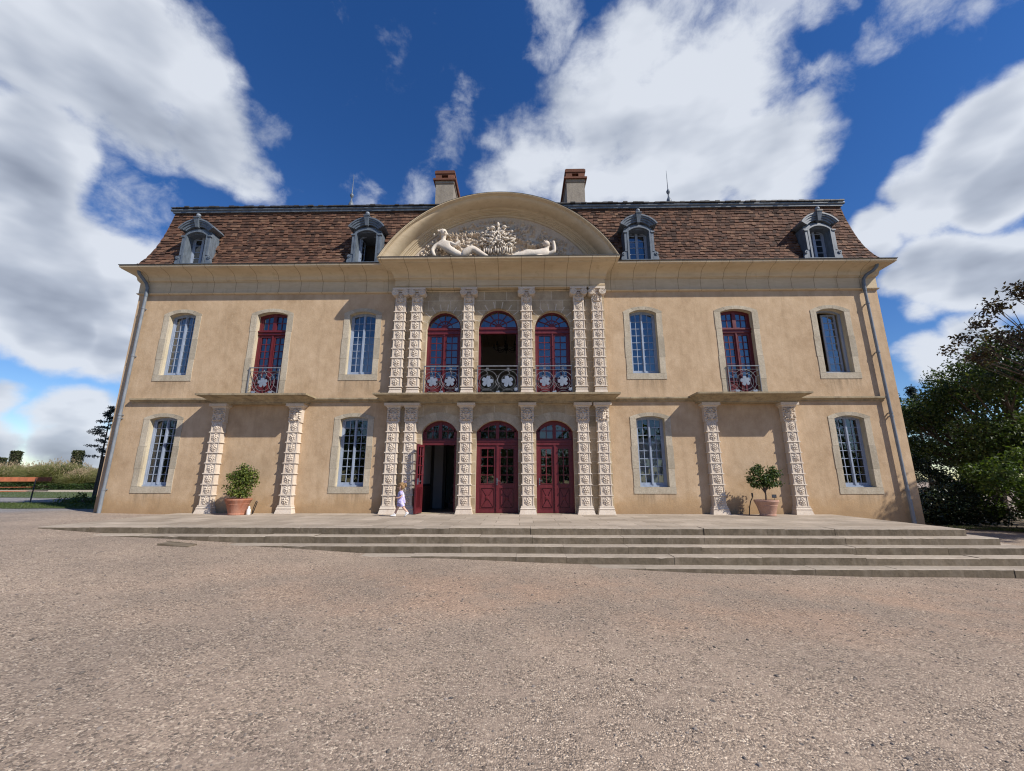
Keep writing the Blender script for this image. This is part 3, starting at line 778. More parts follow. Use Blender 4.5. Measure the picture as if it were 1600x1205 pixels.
def fan_muntins(mb, gmb, hw, z0, r, y, n=6, inner=.45, seed=2):
    """round-headed light with radiating bars and an inner ring"""
    fw = .055
    mb.ring([(hw+.015, z0)]+[((hw+.015)*math.cos(PI*i/24), z0+(r+.015)*math.sin(PI*i/24)) for i in range(1, 24)]+[(-hw-.015, z0)],
            [(hw-fw, z0)]+[((hw-fw)*math.cos(PI*i/24), z0+(r-fw)*math.sin(PI*i/24)) for i in range(1, 24)]+[(-hw+fw, z0)], y-.035, y+.04, 0, closed=False)
    a, b = hw-fw, r-fw
    for i in range(1, n):
        t = PI*i/n; c, s_ = math.cos(t), math.sin(t)
        p0 = (.06*c, z0+.04+.06*s_); p1 = (a*c, z0+b*s_)
        d = .013; nx, nz = -s_*d, c*d
        mb.prism([(p0[0]-nx, p0[1]-nz), (p1[0]-nx, p1[1]-nz), (p1[0]+nx, p1[1]+nz), (p0[0]+nx, p0[1]+nz)], y-.014, y+.02)
    q = [(a*inner*math.cos(PI*i/18), z0+.02+b*inner*math.sin(PI*i/18)) for i in range(19)]
    q2 = [(a*(inner+.055)*math.cos(PI*i/18), z0+.02+b*(inner+.06)*math.sin(PI*i/18)) for i in range(19)]
    mb.ring(q2, q, y-.013, y+.018, 0, closed=False)
    mb.ring([(.11*math.cos(PI*i/10), z0+.02+.10*math.sin(PI*i/10)) for i in range(11)], [(.0, z0)]*11, y-.016, y+.02, 0, closed=False)
    rr = random.Random(seed)
    for i in range(n):
        t0, t1 = PI*i/n, PI*(i+1)/n; k = rr.gauss(0, .004)
        vs = [(0, y+.006-k, z0+.01)]+[(a*math.cos(t0+(t1-t0)*j/4), y+.006+k*(j-2)/2, z0+b*math.sin(t0+(t1-t0)*j/4)) for j in range(5)]
        gmb.add(vs, [tuple(range(6))])

# ground-floor doors
for k, (c, hw, z0, zs, r) in enumerate(LOW_DOORS):
    y = .15; f = MB(); g = MB()
    f.ring(arch(0, hw+.015, z0, zs, r+.015)[1:]+[(-hw-.015, z0)], arch(0, hw-.05, z0+.01, zs, r-.05)[1:]+[(-hw+.05, z0+.01)], y-.035, y+.05, 0, closed=False)
    f.box(-hw, hw, y-.055, y+.03, 2.20, 2.33); f.box(-hw, hw, y-.075, y-.055, 2.29, 2.345)
    # transom light: two glazed sashes of four panes
    tz = lambda x: arch_z(x, hw-.05, zs, r-.05)
    f.box(-.05, .05, y-.04, y+.03, 2.33, tz(0)); 
    panes = [g]
    for s in (-1, 1):
        xa, xb = sorted((s*.05, s*(hw-.05)))
        f.box(xa, xb, y-.02, y+.03, 2.33, 2.40)
        xo = s*(hw-.05); f.box(min(xo, xo-s*.07), max(xo, xo-s*.07), y-.02, y+.03, 2.4, zs)
        ga, gb = sorted((s*.05, s*(hw-.12)))
        xs = [ga+(gb-ga)*i/8 for i in range(9)]
        f.ring([(x, tz(x)+.004) for x in xs], [(x, tz(x)-.075) for x in xs], y-.02, y+.03, 0, closed=False)
        xm = (ga+gb)/2; f.box(xm-.012, xm+.012, y-.012, y+.02, 2.4, tz(xm)-.06); f.box(ga, gb, y-.01, y+.018, 2.615, 2.64)
        cells = [(ga, xm, 2.4, 2.625, 2.625), (xm, gb, 2.4, 2.625, 2.625), (ga, xm, 2.625, tz(ga)-.07, tz(xm)-.07), (xm, gb, 2.625, tz(xm)-.07, tz(gb)-.07)]
        pane_quads(g, cells, y+.004, .01, k*3+s)
    if k > 0:
        panes += [MB(), MB()]
        leaf(f, -hw+.05, -.004, z0+.015, 2.195, y, 4, 1.01, True, 2, 0, panes[1], 11+k); leaf(f, .004, hw-.05, z0+.015, 2.195, y, 4, 1.01, True, 2, 0, panes[2], 21+k)
        f.box(-.035, .035, y-.05, y-.02, z0+.02, 2.19); f.box(-.02, .02, y-.062, y-.05, z0+.05, 2.17)
    d = link('door', f.mesh('door', M['red']), chateau, (c, 0, 0))
    for q in panes: link('pane', q.mesh('pane', M['glass_low']), d)
    if k > 0: door_handle(d, .0 if k == 1 else -hw+.09, y-.06, 1.13)
    else:
        tag(d, 'red door standing open onto the hallway')
        lf = MB(); lg = MB(); leaf(lf, 0, .50, z0+.02, 2.19, 0, 4, 1.01, False, 2, 0, lg, 31)
        # back of the leaf: flat panels too
        lf.bevbox(.1, .4, -.03, -.002, .40, .90, .02)
        a = math.radians(-98)
        lo = link('door_leaf', lf.mesh('door_leaf', M['red']), d, (-hw+.06, .06, 0), a)
        link('door_leaf_pane', lg.mesh('door_leaf_pane', M['glass']), d, (-hw+.06, .06, 0), a)
        hb = MB(); hb.box(.44, .47, -.05, .05, 1.05, 1.22); hb.tube([(.455, .03, 1.14), (.455, .085, 1.14), (.36, .09, 1.14)], .011, 6)
        hb.tube([(.455, -.03, 1.14), (.455, -.085, 1.14), (.36, -.09, 1.14)], .011, 6)
        link('handle', hb.mesh('handle', M['zinc']), d, (-hw+.06, .06, 0), a)
        lf = MB(); lg = MB(); leaf(lf, 0, .50, z0+.02, 2.19, 0, 4, 1.01, False, 2, 0, lg, 32)
        a2 = math.radians(97)
        link('door_leaf', lf.mesh('door_leaf', M['red']), d, (hw-.07, .22, 0), a2); link('door_leaf_pane', lg.mesh('door_leaf_pane', M['glass']), d, (hw-.07, .22, 0), a2)

# first-floor french windows in the stone centre
for k, (c, hw, z0, zs, r) in enumerate(UP_DOORS):
    y = .15; f = MB(); g = MB(); panes = [g]
    fan_muntins(f, g, hw, zs+.09, r-.09, y, 6, .45, 40+k)
    for s in (-1, 1): f.box(min(s*(hw+.01), s*(hw-.055)), max(s*(hw+.01), s*(hw-.055)), y-.035, y+.04, z0, zs+.09)
    f.box(-hw, hw, y-.05, y+.03, zs-.12, zs+.03); f.box(-hw, hw, y-.085, y-.05, zs-.005, zs+.035); f.box(-hw+.01, hw-.01, y-.03, y+.03, zs+.03, zs+.095)
    f.box(-hw, hw, y-.07, y+.02, zs-.135, zs-.115)
    if k != 1:
        panes += [MB(), MB()]
        leaf(f, -hw+.055, -.004, z0+.01, zs-.12, y, 6, 4.22, False, 2, 0, panes[1], 51+k); leaf(f, .004, hw-.055, z0+.01, zs-.12, y, 6, 4.22, False, 2, 0, panes[2], 61+k)
        f.box(-.032, .032, y-.05, y-.02, z0+.02, zs-.13); f.box(-.014, .014, y-.065, y-.05, z0+.05, zs-.14)
        for zz in (4.5, 4.9, 5.3, 5.65): f.box(-.02, .02, y-.075, y-.05, zz, zz+.035)
    d = link('french_window', f.mesh('french_window', M['red']), chateau, (c, 0, 0))
    for q in panes: link('pane', q.mesh('pane', M['glass']), d)
    if k == 1:
        tag(d, 'round-headed red french window standing open')
        for s in (-1, 1):
            lf = MB(); lg = MB(); leaf(lf, 0, .55, z0+.02, zs-.13, 0, 6, 4.22, False, 2, 0, lg, 71)
            a = math.radians(90-s*3)
            link('door_leaf', lf.mesh('door_leaf', M['red']), d, (s*(hw-.03), .24, 0), a); link('door_leaf_pane', lg.mesh('door_leaf_pane', M['glass']), d, (s*(hw-.03), .24, 0), a)

# red french windows in the wings
sm = surround_mesh(RED, True)
for o in red_wins:
    _, hw, z0, zs, r = o; y = .20; f = MB(); g = MB()
    f.ring(arch(0, hw+.015, z0, zs, r+.015)[1:]+[(-hw-.015, z0)], arch(0, hw-.055, z0, zs, r-.05)[1:]+[(-hw+.055, z0)], y-.035, y+.04, 0, closed=False)
    zt = 5.76
    f.box(-hw, hw, y-.055, y+.03, zt, zt+.11); f.box(-hw-.0, hw, y-.095, y-.055, zt+.075, zt+.125); f.box(-hw, hw, y-.075, y+.02, zt-.02, zt)
    tz = lambda x: arch_z(x, hw-.055, zs, r-.05)
    f.box(-.055, .055, y-.045, y+.03, zt+.11, tz(0))
    for s in (-1, 1):
        xa, xb = sorted((s*.055, s*(hw-.055))); f.box(xa, xb, y-.02, y+.03, zt+.11, zt+.165)
        xo = s*(hw-.055); f.box(min(xo, xo-s*.055), max(xo, xo-s*.055), y-.02, y+.03, zt+.165, zs)
        ga, gb = sorted((s*.055, s*(hw-.11))); xs = [ga+(gb-ga)*i/8 for i in range(9)]
        f.ring([(x, tz(x)+.004) for x in xs], [(x, tz(x)-.05) for x in xs], y-.02, y+.03, 0, closed=False)
        xm = (ga+gb)/2; zm = zt+.165+.235; f.box(xm-.013, xm+.013, y-.012, y+.02, zt+.165, tz(xm)-.04); f.box(ga, gb, y-.01, y+.018, zm-.012, zm+.012)
        pane_quads(g, [(ga, xm, zt+.165, zm, zm), (xm, gb, zt+.165, zm, zm), (ga, xm, zm, tz(ga)-.05, tz(xm)-.05), (xm, gb, zm, tz(xm)-.05, tz(gb)-.05)], y+.004, .012, 80+s)
    panes = [g, MB(), MB()]
    leaf(f, -hw+.055, -.004, z0+.01, zt-.02, y, 6, 4.2, False, 2, 0, panes[1], 91); leaf(f, .004, hw-.055, z0+.01, zt-.02, y, 6, 4.2, False, 2, 0, panes[2], 92)
    f.box(-.035, .035, y-.05, y-.02, z0+.02, zt-.03); f.box(-.016, .016, y-.068, y-.05, z0+.02, zt-.04)
    d = link('french_window', f.mesh('french_window', M['red']), chateau, (o[0], 0, 0))
    for q in panes: link('pane', q.mesh('pane', M['glass']), d)
    link('surround', sm, d)

# arch stones and joints over the openings of the stone centre
for o in LOW_DOORS:
    o = (o[0], o[1]-.004, o[2], o[3], o[4]-.004); mb = MB(); blocks_round(mb, o, .34, -.064, 0, .14, 0, 0, 9, jamb=False); mb.build('arch_stones', M['surround'], stone_wall)
for o in UP_DOORS:
    o = (o[0], o[1]-.004, o[2], o[3], o[4]-.004); mb = MB(); blocks_round(mb, o, .24, -.064, 0, 0, 0, 0, 9, ell=True, jamb=False, vg=.055); mb.build('arch_stones', M['ashlar'], stone_wall)
    mb = MB(); blocks_round(mb, (o[0], o[1]+.012, o[2], o[3], o[4]+.012), .228, -.0615, -.04, 0, 0, 0, 1, ell=True, jamb=False); mb.build('arch_mortar', M['mortar'], stone_wall)
# ------------------------------------------------------------------ carved pilasters
def rosette(seed):
    r = random.Random(seed); B = []
    ph = r.random()*6
    n = r.choice((5, 6, 6))
    for i in range(n):
        a = ph+2*PI*i/n; rad = .050+r.uniform(-.005, .006)
        B.append((rad*math.cos(a), rad*1.05*math.sin(a), .036, .025, .030+r.uniform(-.005, .007), a))
    B.append((0, .0, .026, .026, .044))
    for i in range(n):
        a = ph+2*PI*(i+.5)/n; B.append((.084*math.cos(a), .090*math.sin(a), .022, .016, .022, a+.6))
    for cz in (-1, 1):
        B.append((0, cz*.105, .040, .012, .020, 0)); B.append((r.uniform(-.06, .06), cz*.098, .022, .012, .024, r.uniform(-.5, .5)))
    for _ in range(3):
        B.append((r.uniform(-.085, .085), r.uniform(-.09, .09), r.uniform(.012, .018), r.uniform(.009, .014), r.uniform(.018, .030), r.uniform(0, 3)))
    return B
def mask(w=1.0, seed=0):
    """bearded grotesque face in a frame of leaves; u right, v up, metres"""
    r = random.Random(seed)
    B = [(0, .0, .115, .165, .075), (0, .03, .022, .07, .125), (0, -.012, .032, .024, .128), (-.062, .01, .042, .04, .095), (.062, .01, .042, .04, .095),
         (-.05, .085, .05, .020, .108, .25), (.05, .085, .05, .020, .108, -.25), (0, -.062, .05, .016, .105), (0, -.085, .04, .018, .10), (0, -.125, .05, .05, .09),
         (-.05, .058, .028, .016, -.035), (.05, .058, .028, .016, -.035), (0, -.074, .035, .008, -.03), (0, .135, .075, .03, .098)]
    for s in (-1, 1):
        for k in range(6):
            B.append((s*(.135+.02*math.sin(k*2)), .15-.062*k, .034, .026, .055+r.uniform(-.01, .02), s*(.6-.3*k)))
        B.append((s*.075, -.15, .04, .022, .075, s*.8)); B.append((s*.09, .165, .05, .02, .06, -s*.5)); B.append((s*.03, -.165, .022, .03, .08))
    return [tuple([b[0]*w, b[1]*w, b[2]*w, b[3]*w, b[4]*w]+list(b[5:])) for b in B]

def shaft_mesh(z0, zt, n, seed, w0=.178, dep=.17):
    mb = MB(); h = (zt-z0)/n
    for i in range(n):
        za, zb = z0+i*h, z0+(i+1)*h
        k = 1-.012*i/n*3
        # projecting lip, then a block that narrows upwards
        mb.frustum(-(w0+.022)*k, (w0+.022)*k, -dep-.026, .05, za, -(w0+.018)*k, (w0+.018)*k, -dep-.022, .05, za+.026)
        mb.frustum(-w0*k, w0*k, -dep-.004, .05, za+.026, -(w0-.014)*k, (w0-.014)*k, -dep+.006, .05, zb)
        # carved panel between two flat margins
        mb.relief(.012*(i % 2), (za+zb)/2+.012, -dep-.002, .235*k, h-.036, 26, 26, rosette(seed*17+i*3+1))
        for s in (-1, 1): mb.box(s*(.146*k)-.010, s*(.146*k)+.010, -dep-.014, -dep+.02, za+.026, zb-.004)
    return mb.mesh('pilaster', M['pilaster'])
def base_mesh(z0, z1, w=.252, dep=.245):
    mb = MB()
    mb.frustum(-w, w, -dep, .05, z0, -w+.035, w-.035, -dep+.035, .05, z0+(z1-z0)*.62)
    mb.box(-w+.04, w-.04, -dep+.04, .05, z0+(z1-z0)*.62, z0+(z1-z0)*.74)
    mb.frustum(-w+.028, w-.028, -dep+.028, .05, z0+(z1-z0)*.74, -w+.06, w-.06, -dep+.06, .05, z1)
    return mb.mesh('plinth', M['pilaster'])
def low_capital(seed):
    mb = MB()
    mb.box(-.185, .185, -.16, .05, 2.89, 3.30)
    mb.relief(0, 3.09, -.158, .38, .40, 44, 44, mask(1.0, seed))
    # echinus and abacus
    n = 5
    for i in range(n):
        a0, a1 = PI/2*i/n, PI/2*(i+1)/n
        e = lambda a: .05*(1-math.cos(a))
        mb.frustum(-.20-e(a0), .20+e(a0), -.19-e(a0), .05, 3.285+.06*math.sin(a0), -.20-e(a1), .20+e(a1), -.19-e(a1), .05, 3.285+.06*math.sin(a1))
    mb.box(-.265, .265, -.27, .05, 3.345, 3.425)
    mb.box(-.188, .188, -.178, .05, 2.862, 2.892)
    return mb.mesh('capital', M['pilaster'])
def up_capital(seed):
    mb = MB()
    mb.box(-.165, .165, -.15, .05, 6.66, 7.02)
    mb.relief(0, 6.80, -.148, .33, .27, 34, 30, mask(.76, seed))
    for s in (-1, 1):
        # volute: a drum with a spiral bead and a boss
        c = (s*.168, 0, 6.995)
        q = [(c[0]+.112*math.cos(2*PI*i/20), c[2]+.100*math.sin(2*PI*i/20)) for i in range(20)]
        mb.prism(q, -.25, .05)
        for ra, rb, y in ((.108, .092, -.262), (.068, .054, -.259)):
            q = [(c[0]+ra*math.cos(2*PI*i/20), c[2]+ra*.9*math.sin(2*PI*i/20)) for i in range(20)]
            q2 = [(c[0]+rb*math.cos(2*PI*i/20), c[2]+rb*.9*math.sin(2*PI*i/20)) for i in range(20)]
            mb.ring(q, q2, y, -.248)
        mb.ball((c[0], -.251, c[2]), (.030, .02, .028), 8, 6)
    mb.box(-.10, .10, -.18, .05, 7.04, 7.13)
    mb.box(-.262, .262, -.235, .05, 7.10, 7.163)
    return mb.mesh('capital', M['pilaster'])
shaftL = [shaft_mesh(.43, 2.862, 8, s) for s in (1, 2)]; shaftU = [shaft_mesh(3.93, 6.66, 9, s, .178, .165) for s in (3, 4)]
baseL = base_mesh(T0-.02, .43); baseU = base_mesh(3.655, 3.93, .215, .21)
capL = [low_capital(s) for s in (1, 2, 3)]; capU = [up_capital(s) for s in (1, 2)]
XF = [-3.225, -2.70, -1.045, .785, 2.43, 3.01]
for i, x in enumerate(XF):
    p = link('pilaster', shaftL[i % 2], chateau, (x, -.05, 0)); link('plinth', baseL, p); link('capital', capL[i % 3], p)
    p = link('pilaster', shaftU[i % 2], chateau, (x, -.05, 0)); link('plinth', baseU, p); link('capital', capU[i % 2], p)
for i, x in enumerate((-8.56, -6.22, 6.22, 8.52)):
    p = link('pilaster', shaftL[i % 2], chateau, (x, 0, 0)); link('plinth', baseL, p); link('capital', capL[(i+1) % 3], p)

# ------------------------------------------------------------------ string course, balcony slabs
prof = [(0, 3.49), (.035, 3.50), (.04, 3.53), (.085, 3.555), (.12, 3.575), (.12, 3.622), (0, 3.64)]
for xa, xb in ((-11.47, -8.75), (-5.9, -3.5), (3.28, 5.86), (8.7, 11.47)):
    mb = MB(); mb.sweep(prof, xa, xb, .03, 0, True, True); mb.build('string_course', M['slab'], chateau)
prof = [(.235, 3.42), (.255, 3.425), (.255, 3.462), (.285, 3.475), (.30, 3.495), (.36, 3.515), (.44, 3.55), (.55, 3.577), (.63, 3.585), (.635, 3.60), (.70, 3.602), (.705, 3.652)]
for xa, xb in ((-3.415, 3.155), (-8.66, -6.0), (5.98, 8.63)):
    mb = MB(); mb.sweep(prof, xa, xb, .02 if xa < -4 or xa > 4 else -.03, .45)
    mb.build('balcony_slab', M['slab'], chateau)

# ------------------------------------------------------------------ wrought-iron balconies with vine leaves
def vine_leaf(mb, cx, cz, y, s, rot, mi=0, t=.008):
    pts = []
    for i in range(60):
        a = 2*PI*i/60
        r = 1-.06*math.cos(5*(a-3*PI/2))+.035*math.sin(15*a)
        for q in range(5):
            e = ((a-3*PI/2-2*PI*q/5+PI) % (2*PI))-PI
            r -= (.52 if q == 0 else .34)*math.exp(-(e/.13)**2)
        pts.append((cx+s*r*math.cos(a+rot), cz+s*r*math.sin(a+rot)))
    n = len(pts)
    vs = [(cx, y-t, cz)]+[(p[0], y-t*.4, p[1]) for p in pts]+[(p[0], y+t, p[1]) for p in pts]
    fs = [(0, 1+i, 1+(i+1) % n) for i in range(n)]+[(1+i, 1+n+i, 1+n+(i+1) % n, 1+(i+1) % n) for i in range(n)]+[tuple(range(2*n, n, -1))]
    mb.add(vs, fs, mi)
def circ(mb, cx, cz, r, y, rad, n=28, a0=0, a1=2*PI):
    full = abs(a1-a0-2*PI) < 1e-6
    pts = [(cx+r*math.cos(a0+(a1-a0)*i/n), y, cz+r*math.sin(a0+(a1-a0)*i/n)) for i in range(n if full else n+1)]
    mb.tube(pts, rad, 5, 0, closed=full)
def railing(c, hw, y, double, seed):
    mb = MB(); lv = []; lf = None; r = random.Random(seed); z0, z1 = 3.66, 4.60
    def vine(_, *a): m_ = MB(); vine_leaf(m_, *a); lv.append(m_)
    mb.box(-hw, hw, y-.022, y+.012, z1-.018, z1+.012)
    mb.tube([(-hw, y, z1-.115), (hw, y, z1-.115)], .0065, 5); mb.tube([(-hw, y, z0+.035), (hw, y, z0+.035)], .009, 5)
    for s in (-1, 1): mb.box(s*(hw-.02)-.011, s*(hw-.02)+.011, y-.011, y+.011, z0-.01, z1)
    if double:
        R = hw/2-.005
        for s in (-1, 1):
            cx = s*hw/2; cz = z0+.49
            circ(mb, cx, cz, R, y, .0062); circ(mb, cx+.012*s, cz-.05, R*.70, y-.006, .006)
            circ(mb, cx, z0-.10, R*.95, y+.006, .0055, 20, .35, PI-.35)
            vine(lf, cx-.01*s, cz-.04, y-.02, R*.54, r.uniform(-.3, .3))
            for k in (-1, 0, 1): mb.tube([(cx+k*.028, y, z1-.115), (cx+k*.028, y, z1-.05)], .006, 4); mb.ball((cx+k*.028, y, z1-.085), .013, 6, 5)
            # tendrils
            mb.tube([(cx+s*.02+.03*math.sin(t*1.3), y-.012, cz+R*.58+t*.035) for t in range(6)], .006, 4)
        mb.tube([(-.02+.05*math.sin(t*.9), y, z0+.20+t*.045) for t in range(11)], .0055, 4)
        mb.tube([(.03-.05*math.sin(t*.9+1), y, z0+.16+t*.045) for t in range(11)], .0055, 4)
        vine(lf, .02, z0+.085, y-.02, .078, .9); vine(lf, hw-.07, z0+.2, y-.02, .06, 2.0)
    else:
        cz = z0+.47
        circ(mb, 0, cz, hw*.72, y, .0062); circ(mb, 0, cz-.02, hw*.52, y-.006, .006)
        for s in (-1, 1):
            circ(mb, s*hw*.62, cz, hw*.62, y+.006, .0062, 26, PI*.5 if s < 0 else -PI*.5, PI*1.5 if s < 0 else PI*.5) if False else None
            circ(mb, s*hw, cz, hw*.66, y+.006, .0062, 20, PI/2 if s > 0 else -PI/2, PI*1.5 if s > 0 else PI/2)
            circ(mb, s*hw, cz, hw*.36, y+.006, .0055, 16, PI/2 if s > 0 else -PI/2, PI*1.5 if s > 0 else PI/2)
            circ(mb, s*hw*.55, z0-.02, hw*.42, y, .007, 14, .2, PI-.2)
            vine(lf, s*hw*.55, z0+.11, y-.02, .085, s*.7)
            mb.tube([(s*(.04+.05*math.sin(t*.8)), y-.01, cz+.18+t*.035) for t in range(7)], .006, 4)
        vine(lf, 0, cz-.01, y-.024, hw*.30, .15)
    o = mb.build('balcony_railing', M['rail'], chateau, loc=(c, 0, 0))
    for m_ in lv: m_.build('vine_leaf', M['plate'], o)
for k, (c, hw, *_a) in enumerate(UP_DOORS): railing(c, hw+.01, -.13, True, k)
for o in red_wins: railing(o[0], o[1]-.005, -.045, False, 5)

# ------------------------------------------------------------------ main cornice
prof = [(.0, 7.10), (.05, 7.105), (.075, 7.125), (.08, 7.14), (.03, 7.15), (.03, 7.52), (.06, 7.525), (.06, 7.545), (.10, 7.56), (.115, 7.59), (.125, 7.615)]
prof += [(.125+.37*(1-math.cos(PI/2*i/8)), 7.62+.175*math.sin(PI/2*i/8)) for i in range(1, 9)]
prof += [(.515, 7.80), (.515, 7.815), (.55, 7.82), (.56, 7.835), (.56, 7.885)]
mb = MB(); mb.sweep(prof, -HW, HW, DEP, .55); mb.build('cornice', M['cornice'], chateau)
mb = MB(); mb.sweep([(.40, 7.888), (.585, 7.888), (.59, 7.905), (.10, 8.12)], -HW, HW, DEP-.05, .55); mb.build('eaves_flashing', M['lead'], chateau)

# ------------------------------------------------------------------ frontispiece entablature and curved pediment
EX0, EX1 = -3.32, 3.17
prof = [(.20, 7.165), (.25, 7.167), (.25, 7.20), (.215, 7.215), (.215, 7.235), (.235, 7.24), (.235, 7.44), (.255, 7.445), (.26, 7.465), (.31, 7.485), (.325, 7.51)]
prof += [(.325+.46*(1-math.cos(PI/2*i/8)), 7.515+.215*math.sin(PI/2*i/8)) for i in range(1, 9)]
prof += [(.81, 7.735), (.81, 7.75), (.85, 7.755), (.87, 7.78), (.95, 7.785), (.965, 7.80), (.97, 7.848)]
mb = MB(); mb.sweep(prof, EX0, EX1, .35, .46); mb.build('entablature', M['cornice'], chateau)
ped = None
PZ = 7.85
mb = MB(); mb.sweep([(.93, PZ), (.985, PZ), (.985, PZ+.02), (.20, PZ+.05)], EX0, EX1, -.2, .46); mb.build('pediment_flashing', M['lead'], chateau)
# arch ring: profile (radius fraction, depth) lofted between outer and inner arc
Ro, zo = 4.19, 5.905; Ri, zi = 3.44, 6.285; PXC = -.095
def ped_pt(t, s):
    """t along the arch 0..1, s from outer arc (0) to inner arc (1)"""
    ao = math.acos(min(1, (PZ-zo)/Ro)); ai = math.acos(min(1, (PZ-zi)/Ri))
    a = -ao+2*ao*t; b = -ai+2*ai*t
    xo, yo = Ro*math.sin(a), zo+Ro*math.cos(a); xi, yi = Ri*math.sin(b), zi+Ri*math.cos(b)
    return (PXC+xo+(xi-xo)*s, yo+(yi-yo)*s)
steps = [(0, .90), (-.012, .95), (0, .975), (.055, .975), (.06, .955), (.10, .95), (.115, .90), (.13, .895), (.135, .875), (.165, .87)]
for i in range(1, 9):
    q = i/8; steps.append((.165+.36*math.sin(PI/2*q), .87-.36*(1-math.cos(PI/2*q))))
steps += [(.53, .475), (.57, .47), (.575, .45), (.63, .435), (.66, .41), (.665, .375), (.71, .37), (.715, .335), (.78, .32), (.79, .29), (.85, .285), (.86, .25), (1.0, .235), (1.0, .20)]
mb = MB(); NT = 72; vs = []
for i in range(NT+1):
    for s, d in steps:
        x, z = ped_pt(i/NT, s); vs.append((x, -d, z))
k = len(steps)
mb.add(vs, [(i*k+j, i*k+j+1, (i+1)*k+j+1, (i+1)*k+j) for i in range(NT) for j in range(k-1)])
pedo = mb.build('pediment', M['arch_stone'], chateau, auto=28)
# lead-covered vault behind the arch
mb = MB(); vs = []
for i in range(NT+1):
    x, z = ped_pt(i/NT, -.014)
    vs += [(x, -.985, z), (x, -.93, z+.018), (x, 3.2, z+.018)]
mb.add(vs, [(i*3+j, i*3+j+1, (i+1)*3+j+1, (i+1)*3+j) for i in range(NT) for j in range(2)])
x0, z0 = ped_pt(0, -.014)
mb.build('vault_roof', M['lead'], chateau, auto=40)
for s in (0, 1):
    x, z = ped_pt(s, 0.0)
    mb = MB(); mb.box(min(x, x+(.22 if s == 0 else -.22)), max(x, x+(.22 if s == 0 else -.22)), -.94, .5, 7.79, z+.015)
    mb.build('pediment_shoulder', M['cornice'], chateau)
# tympanum
arc = [ped_pt(i/48, 1.0) for i in range(49)]
mb = MB(); poly = [(x, z) for x, z in arc][::-1]
mb.add([(x, -.20, z) for x, z in poly], [tuple(range(len(poly)))])
tym = mb.build('tympanum', M['tympanum'], pedo)

# relief carving: heightfield of foliage, garlands and a cartouche, with two reclining figures in front
def tym_relief():
    r = random.Random(4); B = []
    gar = []
    # garland from the cartouche up to each side, vine rows
    for s, pts in ((-1, [(-.6, 8.95), (-1.0, 9.02), (-1.4, 9.0), (-1.72, 8.98)]), (-1, [(-.62, 8.62), (-.95, 8.72), (-1.25, 8.66), (-1.5, 8.55)]),
                   (1, [(.42, 8.95), (.75, 8.72), (1.05, 8.58), (1.35, 8.62), (1.55, 8.72)]), (-1, [(-2.85, 8.12), (-2.5, 8.25), (-2.25, 8.4)]), (-1, [(-2.7, 8.0), (-2.3, 8.02), (-2.0, 8.05)])):
        for (a, b), (c, d) in zip(pts, pts[1:]):
            for i in range(9):
                t = i/9; gar.append((a+(c-a)*t, b+(d-b)*t))
    for x, z in gar:
        for _ in range(3):
            B.append((x+r.gauss(0, .04), z+r.gauss(0, .035), r.uniform(.035, .07), r.uniform(.03, .045), r.uniform(.10, .22), r.uniform(0, 3)))
    # low leaves over the left field and a roughened right field
    for _ in range(210):
        x = r.uniform(-2.7, -.5); z = r.uniform(8.05, 9.02)
        if (x-PXC)**2+(z-zi)**2 < (Ri-.12)**2: B.append((x, z, r.uniform(.05, .13), r.uniform(.03, .055), r.uniform(.09, .20), r.uniform(0, 3)))
    for _ in range(520):
        x = r.uniform(-1.6, 2.6); z = r.uniform(8.1, 9.55)
        if (x-PXC)**2+(z-zi)**2 < (Ri-.15)**2: B.append((x, z, r.uniform(.03, .085), r.uniform(.022, .05), r.uniform(.05, .14), r.uniform(0, 3)))
    for k in range(5): B.append((1.72+.045*k, 8.82-.01*k, .014, .14, .05))
    # sun rays / wing behind the left figure
    for k in range(8):
        a = .2+k*.25; B.append((-1.45+.19*math.cos(a), 8.80+.16*math.sin(a), .13, .018, .08, a))
    return B
tr = MB()
B = tym_relief()
tr.relief(PXC, 8.72, -.203, 5.7, 1.72, 340, 120, [(b[0]-PXC, b[1]-8.72)+tuple(b[2:]) for b in B], 0, 0.0)
# keep only faces inside the arch
keep = []; mk = []
for f in tr.f:
    c = [sum(tr.v[i][q] for i in f)/4 for q in (0, 2)]
    if (c[0]-PXC)**2+(c[1]-zi)**2 < (Ri-.03)**2 and c[1] > PZ+.04: keep.append(f); mk.append(0)
tr.f, tr.m = keep, mk
tr.build('relief_ground', M['tympanum'], pedo, smooth=True)
ca = MB(); r = random.Random(9)
def stone_leaf(p, a, L, w):
    dx, dz = math.cos(a), math.sin(a)
    ca.tube([p, (p[0]+dx*L*.3, p[1]-L*.28, p[2]+dz*L*.3), (p[0]+dx*L*.65, p[1]-L*.38, p[2]+dz*L*.65), (p[0]+dx*L, p[1]-L*.22, p[2]+dz*L)], [w*.3, w, w*.8, w*.15], 6)
for _ in range(190):
    a = r.uniform(0, 2*PI); q = math.sqrt(r.random())
    x = -.12+.46*q*math.cos(a); z = 8.74+.48*q*math.sin(a)
    if z < 8.46 and abs(x+.12) > .40-.2*(8.46-z): continue
    d = .30*(1-q*q)+.06
    stone_leaf((x, -.22-d*r.uniform(.5, 1), z), a+r.gauss(0, .6), r.uniform(.10, .19), r.uniform(.018, .036))
for _ in range(46):
    a = r.uniform(0, 2*PI); q = math.sqrt(r.random())*.8
    ca.ball((-.12+.45*q*math.cos(a), -.30-.30*(1-q*q), 8.76+.42*q*math.sin(a)), r.uniform(.022, .042), 7, 5)
for k in range(13):
    x = -.56+.073*k; h = r.uniform(.10, .2)
    ca.ball((x, -.45-.1*r.random(), 8.30+.06*r.random()), (.024, .05, h*.6), 7, 6)
